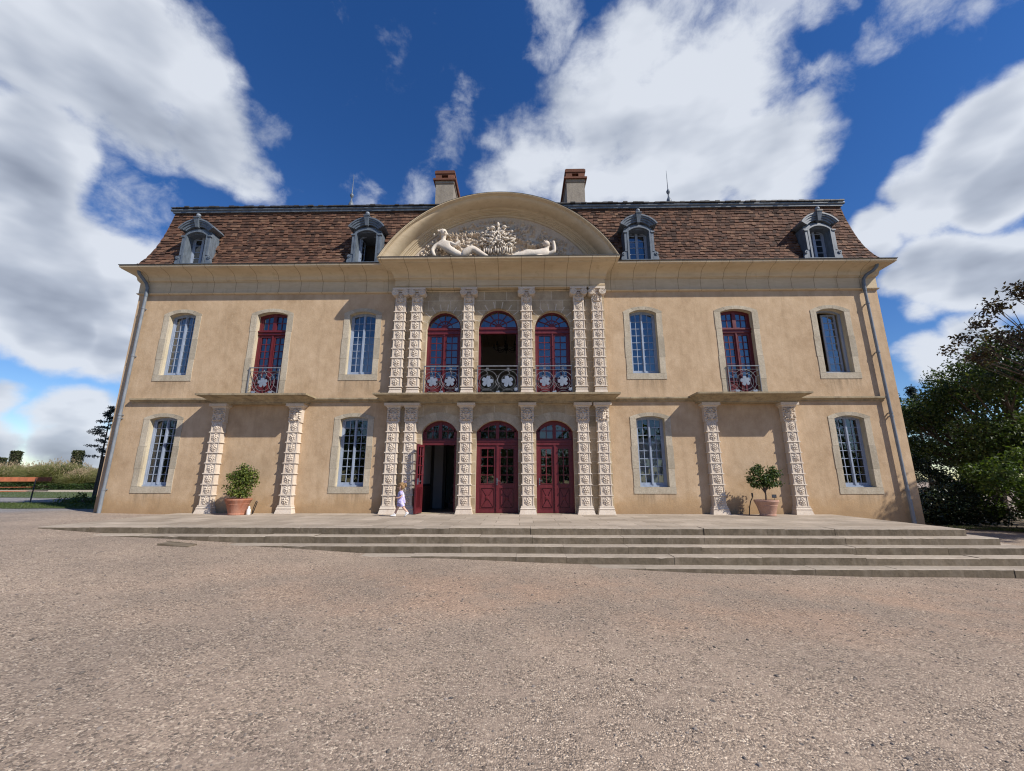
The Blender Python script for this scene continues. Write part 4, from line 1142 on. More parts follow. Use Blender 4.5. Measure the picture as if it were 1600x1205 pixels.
for k in range(46):
    a = PI*(-.08+1.16*k/45); q = r.uniform(.44, .60)
    ca.ball((-.12+q*math.cos(a), -.36-.12*r.random(), 8.74+q*math.sin(a)*.98), (r.uniform(.03, .07), .04, r.uniform(.018, .035)), 7, 5)
for x, z, sx, sz in ((-.12, 8.78, .05, .09), (-.12, 8.66, .15, .05), (-.25, 8.92, .09, .045), (.02, 8.95, .09, .045), (-.12, 9.22, .05, .09), (-.3, 9.12, .08, .05), (.08, 9.14, .08, .05), (-.36, 8.7, .09, .05), (.14, 8.72, .09, .05)):
    ca.ball((x, -.53, z), (sx, .07, sz), 9, 6)
ca.build('cartouche', M['relief'], pedo, smooth=True)

def skinned(name, verts, edges, mat, parent, sub=2, root=0, loc=(0,0,0), rz=0):
    """one continuous body grown round a skeleton: verts [(x,y,z,rx,ry)]"""
    me = bpy.data.meshes.new(name); me.from_pydata([v[:3] for v in verts], edges, []); me.materials.append(mat)
    o = link(name, me, parent, loc, rz)
    md = o.modifiers.new('skin', 'SKIN'); md.use_smooth_shade = True; md.branch_smoothing = .6
    if not me.skin_vertices: pass
    for i, v in enumerate(verts):
        me.skin_vertices[0].data[i].radius = (v[3], v[4] if len(v) > 4 else v[3]); me.skin_vertices[0].data[i].use_root = (i == root)
    o.modifiers.new('sub', 'SUBSURF').levels = sub
    o.modifiers['sub'].render_levels = sub
    return o
# left figure: leans on one elbow, turned towards the cartouche; right figure lies back, one arm raised
YF = -.50
figL = [(-1.50, YF, 8.17, .185, .15), (-1.70, YF, 8.34, .165, .14), (-1.87, YF-.02, 8.53, .20, .14), (-1.89, YF, 8.70, .075), (-1.88, YF-.02, 8.78, .085), (-1.87, YF-.03, 8.90, .115), (-1.865, YF-.02, 8.99, .075),
        (-2.08, YF, 8.58, .085), (-2.22, YF-.03, 8.34, .065), (-2.12, YF-.10, 8.08, .055), (-1.66, YF-.05, 8.58, .08), (-1.47, YF-.1, 8.46, .06), (-1.33, YF-.10, 8.62, .045),
        (-1.25, YF-.05, 8.15, .16), (-.93, YF-.05, 8.38, .125), (-.66, YF-.04, 8.20, .085), (-.38, YF-.04, 8.03, .055), (-1.22, YF+.08, 8.08, .14), (-.88, YF+.05, 8.06, .11), (-.5, YF+.02, 7.98, .065)]
edL = [(0,1),(1,2),(2,3),(3,4),(4,5),(5,6),(2,7),(7,8),(8,9),(2,10),(10,11),(11,12),(0,13),(13,14),(14,15),(15,16),(0,17),(17,18),(18,19)]
skinned('reclining_figure', figL, edL, M['relief'], pedo)
figR = [(.90, YF, 8.12, .175, .15), (1.12, YF, 8.17, .16, .14), (1.34, YF-.01, 8.24, .19, .15), (1.46, YF, 8.38, .07), (1.46, YF, 8.45, .10), (1.40, YF-.02, 8.53, .095),
        (1.52, YF-.02, 8.17, .08), (1.68, YF-.04, 8.25, .065), (1.67, YF-.05, 8.44, .055), (1.65, YF-.05, 8.62, .042), (1.26, YF-.1, 8.08, .07), (1.06, YF-.14, 8.0, .055),
        (.64, YF-.05, 8.12, .15), (.42, YF-.04, 8.05, .11), (.08, YF-.02, 7.98, .07), (.66, YF+.08, 8.24, .13), (.36, YF+.08, 8.14, .10)]
edR = [(0,1),(1,2),(2,3),(3,4),(4,5),(2,6),(6,7),(7,8),(8,9),(2,10),(10,11),(0,12),(12,13),(13,14),(0,15),(15,16)]
skinned('reclining_figure', figR, edR, M['relief'], pedo)
mb = MB(); r = random.Random(2)
mb.ball((-1.865, YF-.06, 8.925), (.105, .11, .135), 12, 9); mb.ball((-1.80, YF-.155, 8.915), (.03, .04, .035), 7, 5); mb.ball((-1.83, YF-.13, 8.86), (.05, .04, .03), 7, 5)
for k in range(26):
    mb.ball((-1.93+r.gauss(0, .07), YF+.03+r.uniform(-.08, .03), 8.96+r.uniform(-.08, .10)), r.uniform(.03, .05), 6, 5)
mb.build('carved_head', M['relief'], pedo, smooth=True); mb = MB(); mb.ball((1.42, YF-.05, 8.50), (.115, .11, .105), 12, 9); mb.ball((1.36, YF-.14, 8.54), (.03, .04, .03), 7, 5)
for k in range(16): mb.ball((1.45+r.gauss(0, .07), YF+.01, 8.52+r.gauss(0, .05)), r.uniform(.025, .038), 6, 5)
mb.build('carved_head', M['relief'], pedo, smooth=True)

# ------------------------------------------------------------------ mansard roof
RY = [(8.02, -.20), (8.2, -.10), (8.5, .02), (8.9, .12), (9.36, .20), (9.9, .27), (10.42, .32)]
RX = [(8.02, 12.16), (8.2, 12.06), (8.5, 11.95), (8.9, 11.83), (9.36, 11.725), (9.9, 11.635), (10.42, 11.57)]
DORM = [-10.20, -4.49, 4.47, 10.31]
roof = MB(); N = 20
zs_ = [8.02+2.40*i/N for i in range(N+1)]
def in_dormer(x, z): return any(abs(x-d) < .52 for d in DORM) and z < 9.55
xs_ = sorted(set([-13, 13]+[d+s for d in DORM for s in (-.45, .45)]))
for i in range(N):
    za, zb = zs_[i], zs_[i+1]
    for j in range(len(xs_)-1):
        xa, xb = xs_[j], xs_[j+1]
        if in_dormer((xa+xb)/2, (za+zb)/2-.1) and xb-xa < 1: continue
        q = lambda x, z: (max(-lerp_tab(RX, z), min(lerp_tab(RX, z), x)), lerp_tab(RY, z)+.02, z)
        roof.quad(q(xa, za), q(xb, za), q(xb, zb), q(xa, zb))
    for s in (-1, 1):
        xa, xb = s*(lerp_tab(RX, za)-.02), s*(lerp_tab(RX, zb)-.02)
        roof.quad((xa, lerp_tab(RY, za), za), (xb, lerp_tab(RY, zb), zb), (xb, DEP-.3, zb), (xa, DEP, za))
roof.quad((-12.1, DEP, 8.0), (12.1, DEP, 8.0), (11.5, DEP-.4, 10.4), (-11.5, DEP-.4, 10.4))
# shallow upper slopes
zt = 10.46; yr = 4.0; zr = zt+.52*(yr-.3)
for a, b, c, d in (((-11.6, .28, zt), (11.6, .28, zt), (8.2, yr, zr), (-8.2, yr, zr)), ((11.6, .28, zt), (11.6, DEP-.3, zt), (8.2, yr, zr), (8.2, yr, zr)),
                   ((-11.6, DEP-.3, zt), (-11.6, .28, zt), (-8.2, yr, zr), (-8.2, yr, zr)), ((11.6, DEP-.3, zt), (-11.6, DEP-.3, zt), (-8.2, yr, zr), (8.2, yr, zr))):
    if c == d: roof.add([a, b, c], [(0, 1, 2)])
    else: roof.quad(a, b, c, d)
roof.box(-11.55, 11.55, .3, DEP-.4, 10.30, 10.45)
rofo = roof.build('roof', M['tile'], chateau)
tl = MB(); r = random.Random(12)
rows = 21; dz = 2.40/rows
def tilebox(across, dn, up, w, nrm, th, sag):
    """one flat tile: lower edge lifted off the roof, upper edge tucked in"""
    dn2, up2 = dn+across*w, up+across*w
    vs = [dn+nrm*th, dn2+nrm*(th+sag), up2+nrm*.006, up+nrm*.006, dn-nrm*.004, dn2-nrm*.004, up2-nrm*.004, up-nrm*.004]
    tl.add(vs, [(0, 1, 2, 3), (4, 5, 1, 0), (4, 0, 3, 7), (1, 5, 6, 2)])
for i in range(rows+1):
    za = 8.03+dz*i-.01; zb = za+dz*1.25
    if zb > 10.44: zb = 10.44
    ya, yb = lerp_tab(RY, za), lerp_tab(RY, zb); hx = lerp_tab(RX, za)
    x = -hx+(.075 if i % 2 else 0)*r.random()
    sl = Vector((0, yb-ya, zb-za)).normalized(); nrm = Vector((0, -sl.z, sl.y))
    rowj = r.gauss(0, .006)
    while x < hx-.03:
        w = r.uniform(.125, .185); w = min(w, hx-x)
        jz = rowj+r.gauss(0, .013)+.010*math.sin(x*1.1+i*.25)+.006*math.sin(x*3.1+i*1.3); xc = x+w/2
        if r.random() < .02: jz -= r.uniform(.015, .04)
        if not in_dormer(xc, (za+zb)/2):
            dn = Vector((x, lerp_tab(RY, za+jz), za+jz)); up = Vector((x, yb, zb))
            tilebox(Vector((1, r.gauss(0, .006), r.gauss(0, .012))), dn, up, w-.006, nrm, .027+r.uniform(-.004, .014), r.gauss(0, .003))
        x += w
    for s in (-1, 1):
        y = ya+.02
        while y < DEP-.4:
            w = r.uniform(.13, .18); jz = rowj+r.gauss(0, .009)
            xa, xb = s*lerp_tab(RX, za+jz), s*lerp_tab(RX, zb)
            dn = Vector((xa, y, za+jz)); up = Vector((xb, y, zb)); slv = (up-dn).normalized()
            ac = Vector((0, 1, r.gauss(0, .008))); nr = ac.cross(slv)
            if nr.x*s < 0: nr = -nr
            tilebox(ac, dn, up, w-.006, nr.normalized(), .02+r.uniform(0, .01), 0); y += w
# ragged row at the upper roof edge, its underside shade put into the dark colour
et = MB()
x = -11.66
while x < 11.62:
    w = r.uniform(.15, .2); j = r.gauss(0, .012)
    et.box(x, x+w-.008, .15+j, .5, zt+.018+r.uniform(0, .01), zt+.052+r.uniform(0, .025)); x += w
tl.build('tiles', M['tile'], rofo); et.build('edge_row_shaded', M['lead'], rofo)
mb = MB()
mb.tube([(-11.68, .23, 10.435), (11.68, .23, 10.435)], .048, 10)
mb.box(-11.62, 11.62, .225, .30, 10.33, 10.42)
mb.build('ridge_roll', M['zinc'], chateau, auto=40)
# hip capping
for s in (-1, 1):
    mb = MB(); mb.tube([(s*(lerp_tab(RX, z)-.0), lerp_tab(RY, z)+.01, z) for z in zs_[1:]], .028, 6); mb.build('hip_tiles', M['tile'], rofo)

# ------------------------------------------------------------------ dormers
def dormer_meshes(open_):
    d = MB(); y = -.20; z0 = 8.10; zs = 9.13; hw = .335; r = .13
    # cheeks and top running back into the roof
    for s in (-1, 1): d.box(min(s*.40, s*.47), max(s*.40, s*.47), y+.03, .45, z0, zs+.10)
    top = [(-.47, zs+.08)]+[(.47*math.sin(-PI/2+PI*i/12)*1.0, zs+.08+.22*math.cos(-PI/2+PI*i/12)) for i in range(1, 12)]+[(.47, zs+.08)]
    d.prism(top[::-1], y+.03, .62)
    # face with arched opening
    d.ring(arch(0, .44, z0, zs+.02, r+.1), arch(0, hw, z0+.02, zs, r), y-.02, y+.06)
    d.ring(arch(0, hw+.055, z0, zs, r+.05)[1:]+[(-hw-.055, z0)], arch(0, hw-.004, z0, zs, r)[1:]+[(-hw+.004, z0)], y-.055, y-.018, 0, closed=False)
    rv = MB(); reveal_strip(rv, arch(0, hw, z0+.02, zs, r), y+.06, y+.34, 0); d.add(rv.v, rv.f)
    d.box(-.5, .5, y-.08, y+.05, z0-.05, z0)
    # small pilasters with caps and scroll consoles at the foot
    for s in (-1, 1):
        xa, xb = sorted((s*.40, s*.475)); d.box(xa, xb, y-.045, y+.02, z0+.3, zs-.02)
        xa, xb = sorted((s*.385, s*.505)); d.box(xa, xb, y-.075, y+.02, zs-.06, zs-.02); d.box(xa, xb, y-.06, y+.02, zs-.02, zs+.0)
        sc = [(s*.40, z0), (s*.60, z0), (s*.61, z0+.06), (s*.585, z0+.13), (s*.575, z0+.20), (s*.53, z0+.27), (s*.485, z0+.33), (s*.47, z0+.42), (s*.40, z0+.42)]
        d.prism(sc if s > 0 else sc[::-1], y-.03, y+.05)
        q = [(s*.53+.055*math.cos(2*PI*i/14), z0+.22+.055*math.sin(2*PI*i/14)) for i in range(14)]; d.prism(q, y-.055, y+.02)
        d.ball((s*.53, y-.055, z0+.22), .022, 7, 5)
    # curved hood moulding in three steps, keystone and ball
    def arcp(rad, zc, half, n=18): return [(rad*math.sin(-half+2*half*i/n), zc+rad*math.cos(-half+2*half*i/n)) for i in range(n+1)]
    R = .60; zc = 9.69-R-.12; hf = 1.0
    d.ring(arcp(R+.12, zc, hf), arcp(R+.075, zc, hf), y-.15, .40, 0, closed=False)
    d.ring(arcp(R+.075, zc, hf*.97), arcp(R+.02, zc, hf*.97), y-.125, .40, 0, closed=False)
    d.ring(arcp(R+.02, zc, hf*.92), arcp(R-.05, zc, hf*.92), y-.09, .40, 0, closed=False)
    d.ring(arcp(R-.05, zc, hf*.86), arcp(R-.11, zc, hf*.86), y-.065, .40, 0, closed=False)
    kt = zc+R+.135
    d.frustum(-.045, .045, y-.12, y, kt-.30, -.085, .085, y-.20, y, kt)
    d.box(-.10, .10, y-.215, y, kt, kt+.025)
    ball = MB(); ball.lathe([(.05, 0), (.035, .02), (.03, .045), (.055, .065), (.068, .095), (.068, .12), (.052, .15), (.02, .17)], (0, y-.11, kt+.025), 14)
    f = MB(); g = MB(); yy = y+.28; z1 = zs+r
    f.ring(arch(0, hw+.01, z0+.02, zs, r+.01), arch(0, hw-.045, z0+.075, zs, r-.035), yy-.02, yy+.03)
    if not open_:
        f.box(-.04, .04, yy-.03, yy+.02, z0+.07, z1-.04)
        cells = []
        for s in (-1, 1):
            xa, xb = sorted((s*.04, s*(hw-.045)))
            xo = s*(hw-.045); f.box(min(xo, xo-s*.04), max(xo, xo-s*.04), yy-.012, yy+.02, z0+.07, zs)
            f.box(xa, xb, yy-.012, yy+.02, z0+.07, z0+.13); f.box(xa, xb, yy-.012, yy+.02, zs+.0, zs+.03)
            za = z0+.13
            for k in range(4):
                zb = za+(zs+r*.3-z0-.13)/4; cells.append((xa, xb, za, zb, zb)); za = zb
                if k < 3: f.box(xa, xb, yy-.008, yy+.018, za-.011, za+.011)
        pane_quads(g, cells, yy+.004, .012, 6)
    else:
        # one casement swung in against the left side, the rest is open
        for a, b in ((0, .04), (.26, .30)):
            f.box(-hw+.05, -hw+.08, yy+a, yy+b, z0+.08, zs)
        cells = []
        for k in range(5): f.box(-hw+.052, -hw+.078, yy, yy+.30, z0+.08+.235*k-.012, z0+.08+.235*k+.012)
        g.add([(-hw+.065, yy, z0+.08), (-hw+.065, yy+.3, z0+.08), (-hw+.065, yy+.3, zs), (-hw+.065, yy, zs)], [(0, 1, 2, 3)])
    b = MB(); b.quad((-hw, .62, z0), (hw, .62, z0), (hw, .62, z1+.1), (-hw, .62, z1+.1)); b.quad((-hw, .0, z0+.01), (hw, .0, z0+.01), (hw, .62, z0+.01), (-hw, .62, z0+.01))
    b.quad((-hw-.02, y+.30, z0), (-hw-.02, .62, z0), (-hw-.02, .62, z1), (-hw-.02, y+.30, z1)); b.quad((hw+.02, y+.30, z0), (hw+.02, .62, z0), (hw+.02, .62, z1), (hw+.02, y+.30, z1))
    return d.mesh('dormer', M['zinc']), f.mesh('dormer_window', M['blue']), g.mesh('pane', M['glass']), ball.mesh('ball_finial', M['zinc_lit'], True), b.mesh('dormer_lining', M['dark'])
dc, do = dormer_meshes(False), dormer_meshes(True)
for x in DORM:
    op = x == -4.49
    ms = do if x == -4.49 else dc
    d = link('dormer', ms[0], chateau, (x, 0, 0))
    for nme, me in zip(('dormer_window', 'pane', 'ball_finial', 'dormer_lining'), ms[1:]): link(nme, me, d)

# ------------------------------------------------------------------ chimneys, roof finials
for x in (-2.53, 2.90):
    mb = MB(); w = .37; ya, yb = 2.5, 5.6
    mb.box(-w, w, ya, yb, 10.4, 13.32); mb.box(-w-.03, w+.03, ya-.03, yb+.03, 13.20, 13.32)
    c = mb.build('chimney', M['render'], chateau, loc=(x, 0, 0))
    mb = MB(); mb.box(-w-.10, w+.10, ya-.10, yb+.10, 13.32, 13.40)
    for a, b in ((-w-.02, -.13), (.13, w+.02)): mb.box(a, b, ya-.02, ya+.22, 13.40, 13.66)
    mb.box(-.13, .13, ya+.10, ya+.22, 13.40, 13.66); mb.box(-.13, .13, ya-.02, ya+.10, 13.60, 13.66)
    mb.box(-.13, .13, ya-.015, ya+.10, 13.40, 13.46)
    mb.box(-w-.02, w+.02, ya+.22, yb+.02, 13.40, 13.66); mb.box(-w-.05, w+.05, ya-.05, yb+.05, 13.66, 13.78)
    mb.box(-w-.02, w+.02, ya-.02, yb+.02, 13.78, 13.83)
    mb.build('chimney_cap', M['brick'], c)
for x in (-7.07, 7.28):
    mb = MB(); c = (x, 4.0, 12.2)
    mb.lathe([(.08, 0), (.07, .5), (.05, .8), (.045, .88), (.06, .93), (.10, 1.03), (.118, 1.13), (.10, 1.23), (.055, 1.33), (.035, 1.4), (.03, 1.52), (.06, 1.56), (.08, 1.62), (.08, 1.68), (.035, 1.75), (.02, 1.82), (.016, 2.1), (.006, 2.75)], c, 14)
    mb.build('roof_finial', M['zinc'], chateau, smooth=True)

# ------------------------------------------------------------------ rainwater pipes
def downpipe(x0, xt, zb, s, bends, dark_top):
    mb = MB(); y = -.115
    n = 10; pts = [(x0+(xt-x0)*i/n, y, zb+(7.12-zb)*i/n) for i in range(n+1)]
    mb.tube(pts, .043, 12)
    for z in (.9, 3.02, 3.12, 5.0, 6.6):
        x = x0+(xt-x0)*(z-zb)/(7.12-zb); mb.tube([(x, y, z-.03), (x, y, z+.03)], .053, 12)
        mb.box(x-.015, x+.015, y+.04, .02, z-.012, z+.012)
    mb.tube([(x0, y, zb-.1), (x0, y, zb+.75)], .050, 12)
    p = mb.build('downpipe', M['pipe'], chateau, auto=50)
    mb = MB(); mb.tube([(xt, y, 7.0), (xt, y, 7.1)]+bends, .050, 12)
    mb.build('pipe_elbow', M['zinc'], p, auto=50)
downpipe(11.56, 11.49, -.1, 1, [(11.49, -.115, 7.30), (11.50, -.14, 7.42), (11.56, -.20, 7.53), (11.70, -.30, 7.62), (11.78, -.36, 7.72), (11.79, -.38, 7.80)], True)
downpipe(-11.675, -11.62, .18, -1, [(-11.62, -.115, 7.30), (-11.66, -.15, 7.45), (-11.72, -.24, 7.58), (-11.78, -.33, 7.70), (-11.79, -.36, 7.80)], False)
# ------------------------------------------------------------------ terrace with five steps
terr = thing('stone_terrace', 'broad weathered stone terrace with five long steps in front of the chateau', 'terrace')
EH = .13; TR = [-3.64, -3.94, -4.23, -4.53, -4.83]; SX = [9.40, 9.70, 10.0, 10.32, 10.65]
def paving_mat():
    m, nt, b = new_mat('paving', rough=.9, spec=.25)
    p = pos(nt); s = sepz(nt, p)
    v = nd(nt, 'CombineXYZ', None, X=s[0], Y=s[1]).outputs[0]
    br = nd(nt, 'TexBrick', {'offset': .37, 'offset_frequency': 2}, Vector=v, Color1=(.33, .275, .215, 1), Color2=(.46, .39, .315, 1), Mortar=(.24, .20, .155, 1),
            Scale=1.0, Mortar_Size=.008, Mortar_Smooth=.2, Bias=.1, Brick_Width=.86, Row_Height=.52)
    n1 = noise(nt, p, 1.3, 6, .65); n2 = noise(nt, p, 7, 5, .7); n3 = noise(nt, p, 60, 3, .6)
    c = mixc(nt, .7, br.outputs[0], ramp(nt, n1, [(.32, (.68, .66, .63)), (.66, (1.15, 1.13, 1.1))]), 'MULTIPLY')
    c = mixc(nt, math_(nt, 'MULTIPLY', ramp(nt, n2, [(.55, 0.0), (.7, 1.0)]), .4), c, (.22, .18, .135))
    c = mixc(nt, .25, c, ramp(nt, n3, [(.3, (.5,)*3), (.6, (1,)*3)]), 'MULTIPLY')
    setin(nt, b, 'Base Color', c); bump(nt, b, math_(nt, 'ADD', math_(nt, 'MULTIPLY', br.outputs[1], -1.5), n2), .006, .6)
    return m
M['paving'] = paving_mat()
mb = MB(); mb.box(-9.40, 9.40, TR[0]+.34, .0, -.7, T0)
mb.build('paving', M['paving'], terr)
r = random.Random(21)
for k in range(5):
    z = T0-EH*k; yf = TR[k]; hx = SX[k]; yb = TR[k]+.34 if k == 0 else TR[k-1]+.02
    mb = MB()
    def stone(x0, x1, y0, y1):
        j = r.gauss(0, .0025); g = .0022; b = .009+abs(r.gauss(0, .003))
        zt_ = z+j; ya = y0+r.gauss(0, .003)
        x0 += g; x1 -= g
        n = max(3, int((x1-x0)/.11)); vs = []
        for i in range(n+1):
            x = x0+(x1-x0)*i/n; w = 1.0
            ch = b*(.7+r.random()*.5) if r.random() > .015 else b*2.0
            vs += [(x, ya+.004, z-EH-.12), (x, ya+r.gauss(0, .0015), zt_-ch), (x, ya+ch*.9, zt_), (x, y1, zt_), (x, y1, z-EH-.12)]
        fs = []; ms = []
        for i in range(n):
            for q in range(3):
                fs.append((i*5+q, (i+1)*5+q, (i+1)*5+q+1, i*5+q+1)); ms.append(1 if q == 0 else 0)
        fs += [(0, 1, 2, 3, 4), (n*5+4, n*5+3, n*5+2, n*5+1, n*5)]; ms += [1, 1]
        o = len(mb.v); mb.v += vs; mb.f += [tuple(i+o for i in f) for f in fs]; mb.m += ms
    x = -hx
    while x < hx-.01:
        w = r.uniform(.9, 2.0)
        if hx-x-w < .7: w = hx-x
        stone(x, x+w, yf, yb); x += w
    # returns at both ends
    for s in (-1, 1):
        if k == 0:
            continue
        xa, xb = sorted((s*SX[k-1], s*hx)); y = yb
        while y < -.02:
            L = min(r.uniform(.9, 1.6), -y)
            mb.box(xa+(.002 if s > 0 else 0), xb-(.002 if s < 0 else 0), y+.004, y+L-.004, z-EH-.12, z+r.gauss(0, .003), 0); y += L
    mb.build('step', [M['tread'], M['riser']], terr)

# ------------------------------------------------------------------ ground
GT = [(-40, .32), (-20, .27), (-14, .235), (-9.4, .205), (-7.8, .10), (-5.0, -.03), (-2.3, -.16), (1.7, -.29), (5, -.40), (9, -.425), (40, -.44)]
def ground(x, y):
    z = lerp_tab(GT, x)*.5+.25*(lerp_tab(GT, x-.8)+lerp_tab(GT, x+.8))
    if y < -6: z = z*(1-.25*smooth_step(-6, -14, y))-.04*smooth_step(-6, -14, y)
    far = smooth_step(45, 120, math.hypot(x, y))
    return z*(1-far)+(-.1)*far+.012*math.sin(x*1.7+y*.9)*math.sin(y*1.3-x*.4)
def axis(a, b, fine0, fine1, st, grow=1.35):
    o = list(np.arange(fine0, fine1+1e-6, st)); s = st
    while o[-1] < b: s *= grow; o.append(o[-1]+s)
    s = st
    while o[0] > a: s *= grow; o.insert(0, o[0]-s)
    return o
gx = axis(-900, 900, -16, 17, .4); gy = axis(-60, 1600, -13, 8, .4)
mb = MB(); nx = len(gx)
mb.add([(x, y, ground(x, y)) for y in gy for x in gx], [(j*nx+i, j*nx+i+1, (j+1)*nx+i+1, (j+1)*nx+i) for j in range(len(gy)-1) for i in range(nx-1)])
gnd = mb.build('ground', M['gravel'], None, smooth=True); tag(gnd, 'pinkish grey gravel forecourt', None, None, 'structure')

# loose stones lying on the gravel
stone_m = stone_mat('pebble', (.13, .12, .115), (.38, .31, .25), 9, 50, .002, None, 0, .5)
mb = MB(); r = random.Random(3)
for _ in range(5200):
    t = r.random()**1.6; y = -11.6+t*7.0
    x = r.uniform(-6.2*(1+(y+12.5)*.09), 6.6*(1+(y+12.5)*.12))
    if y > -5.0: continue
    s = r.uniform(.004, .009)*(1.7 if r.random() < .09 else 1)
    mb.ball((x, y, ground(x, y)+s*.15), (s*r.uniform(.8, 1.6), s*r.uniform(.8, 1.6), s*.75), 6, 4)
peb = mb.build('gravel_stones', stone_m, None); tag(peb, 'loose stones scattered on the gravel', None, None, 'stuff')

# drain cover in the gravel by the steps
mb = MB(); mb.box(-.27, .27, -.10, .10, -.03, .010); mb.box(-.285, .285, -.112, -.10, -.05, .016); mb.box(-.285, .285, .10, .112, -.05, .016)
o = mb.build('drain_cover', M['riser'], None, loc=(-5.75, -4.50, ground(-5.75, -4.50)+.018)); o.rotation_euler = (math.radians(3), math.radians(5), 0)
tag(o, 'flat brown drain cover lying in the gravel against the left end of the steps', 'drain cover')

# ------------------------------------------------------------------ leaves
def leaf_cloud(clumps, n, size, seed, shell=.55, up=.35, aspect=.55, droop=0.0, fold=.18):
    """clumps [(x,y,z,rx,ry,rz,weight)] -> vertices / faces of folded leaf blades"""
    g = np.random.default_rng(seed); C = np.array([c[:6] for c in clumps], float)
    w = np.array([c[6] if len(c) > 6 else c[3]*c[4]*c[5] for c in clumps]); w = w/w.sum()
    k = g.choice(len(C), n, p=w)
    d = g.normal(size=(n, 3)); d /= np.linalg.norm(d, axis=1)[:, None]
    rad = 1-(1-shell)*g.random(n)**1.3; rad *= 1+.16*g.normal(size=n)
    P = C[k, :3]+d*rad[:, None]*C[k, 3:6]
    nrm = d*.7+g.normal(size=(n, 3))*.75; nrm[:, 2] += up; nrm /= np.linalg.norm(nrm, axis=1)[:, None]
    t = np.cross(nrm, g.normal(size=(n, 3))); t[:, 2] -= droop; t /= np.linalg.norm(t, axis=1)[:, None]
    s = np.cross(nrm, t); L = size*(.6+.8*g.random(n))[:, None]
    wd = L*aspect*.5
    b = P; tip = P+t*L; m1 = P+t*L*.45+s*wd+nrm*L*fold; m2 = P+t*L*.45-s*wd+nrm*L*fold
    V = np.stack([b, m1, tip, m2], 1).reshape(-1, 3)
    return V
def build_leaves(name, V, mat, parent, loc=(0,0,0)):
    n = len(V)//4; me = bpy.data.meshes.new(name)
    me.vertices.add(len(V)); me.vertices.foreach_set('co', V.astype(np.float32).ravel())
    me.loops.add(n*6); me.polygons.add(n*2)
    q = np.arange(n)*4
    idx = np.stack([q, q+1, q+2, q, q+2, q+3], 1).astype(np.int32).ravel()
    me.loops.foreach_set('vertex_index', idx); me.polygons.foreach_set('loop_start', (np.arange(n*2)*3).astype(np.int32))
    try: me.polygons.foreach_set('loop_total', np.full(n*2, 3, np.int32))
    except Exception: pass
    me.materials.append(mat); me.update(calc_edges=True); me.validate()
    return link(name, me, parent, loc)
def limbs(mb, p0, p1, r0, r1, r, depth, spread=.5, ends=None):
    """tapered limb that forks"""
    a, b = Vector(p0), Vector(p1); L = (b-a).length
    pts = []; rr = []
    n = 5
    j = Vector((r.gauss(0, 1), r.gauss(0, 1), r.gauss(0, .4)))*L*.05
    for i in range(n+1):
        t = i/n; pts.append(a.lerp(b, t)+j*math.sin(PI*t)); rr.append(r0+(r1-r0)*t)
    mb.tube(pts, rr, 7)
    if ends is not None: ends.append(tuple(b))
    if depth > 0:
        for k in range(r.choice((2, 3))):
            d = (b-a).normalized()+Vector((r.gauss(0, spread), r.gauss(0, spread), r.gauss(.15, spread*.6)))
            s = a.lerp(b, r.uniform(.55, 1.0) if k else 1.0)
            limbs(mb, s, s+d.normalized()*L*r.uniform(.55, .8), r1*.9, r1*.45, r, depth-1, spread, ends)

LM = {}
LM['citrus'] = leaf_mat('citrus_leaf', [(.1, (.04, .065, .012)), (.45, (.105, .145, .026)), (.75, (.18, .215, .042)), (.95, (.29, .29, .08))], .3)
LM['citrus_dark'] = leaf_mat('glossy_citrus_leaf', [(.1, (.018, .040, .010)), (.5, (.045, .085, .018)), (.8, (.085, .125, .028)), (.95, (.16, .19, .06))], .25)
LM['green'] = leaf_mat('broad_leaf', [(.1, (.018, .034, .010)), (.5, (.048, .080, .020)), (.8, (.092, .122, .032)), (.97, (.18, .20, .07))], .3)
LM['bright'] = leaf_mat('bright_leaf', [(.1, (.03, .055, .012)), (.5, (.075, .12, .022)), (.8, (.12, .17, .035)), (.97, (.21, .24, .08))], .3)
LM['laurel'] = leaf_mat('laurel_leaf', [(.1, (.008, .016, .006)), (.5, (.017, .032, .011)), (.85, (.034, .056, .02)), (.98, (.06, .085, .035))], .12, .42, .4)
LM['copper'] = leaf_mat('copper_leaf', [(.1, (.022, .018, .013)), (.45, (.055, .034, .025)), (.7, (.062, .056, .024)), (.88, (.125, .075, .045)), (.98, (.20, .15, .095))], .2, .45)
LM['conifer'] = leaf_mat('conifer_spray', [(.1, (.010, .022, .020)), (.6, (.022, .042, .038)), (.95, (.05, .08, .075))], .1)
LM['yew'] = leaf_mat('clipped_yew', [(.1, (.020, .028, .010)), (.6, (.045, .055, .018)), (.95, (.085, .085, .032))], .15)
LM['box'] = leaf_mat('box_hedge_leaf', [(.1, (.016, .034, .007)), (.6, (.040, .075, .014)), (.95, (.08, .12, .03))], .2)
LM['grass'] = leaf_mat('tall_grass_blade', [(.1, (.11, .125, .04)), (.5, (.21, .21, .08)), (.85, (.33, .30, .145)), (.98, (.46, .39, .23))], .35, .6)
LM['plume'] = leaf_mat('grass_plume', [(.1, (.24, .18, .11)), (.6, (.38, .29, .19)), (.95, (.50, .40, .29))], .3, .9)
LM['lawn'] = leaf_mat('lawn_blade', [(.1, (.045, .070, .018)), (.6, (.085, .12, .032)), (.95, (.14, .17, .06))], .3, .7)
LM['weed'] = leaf_mat('border_plant_leaf', [(.1, (.04, .07, .015)), (.6, (.09, .13, .03)), (.95, (.18, .20, .07))], .3, .6)

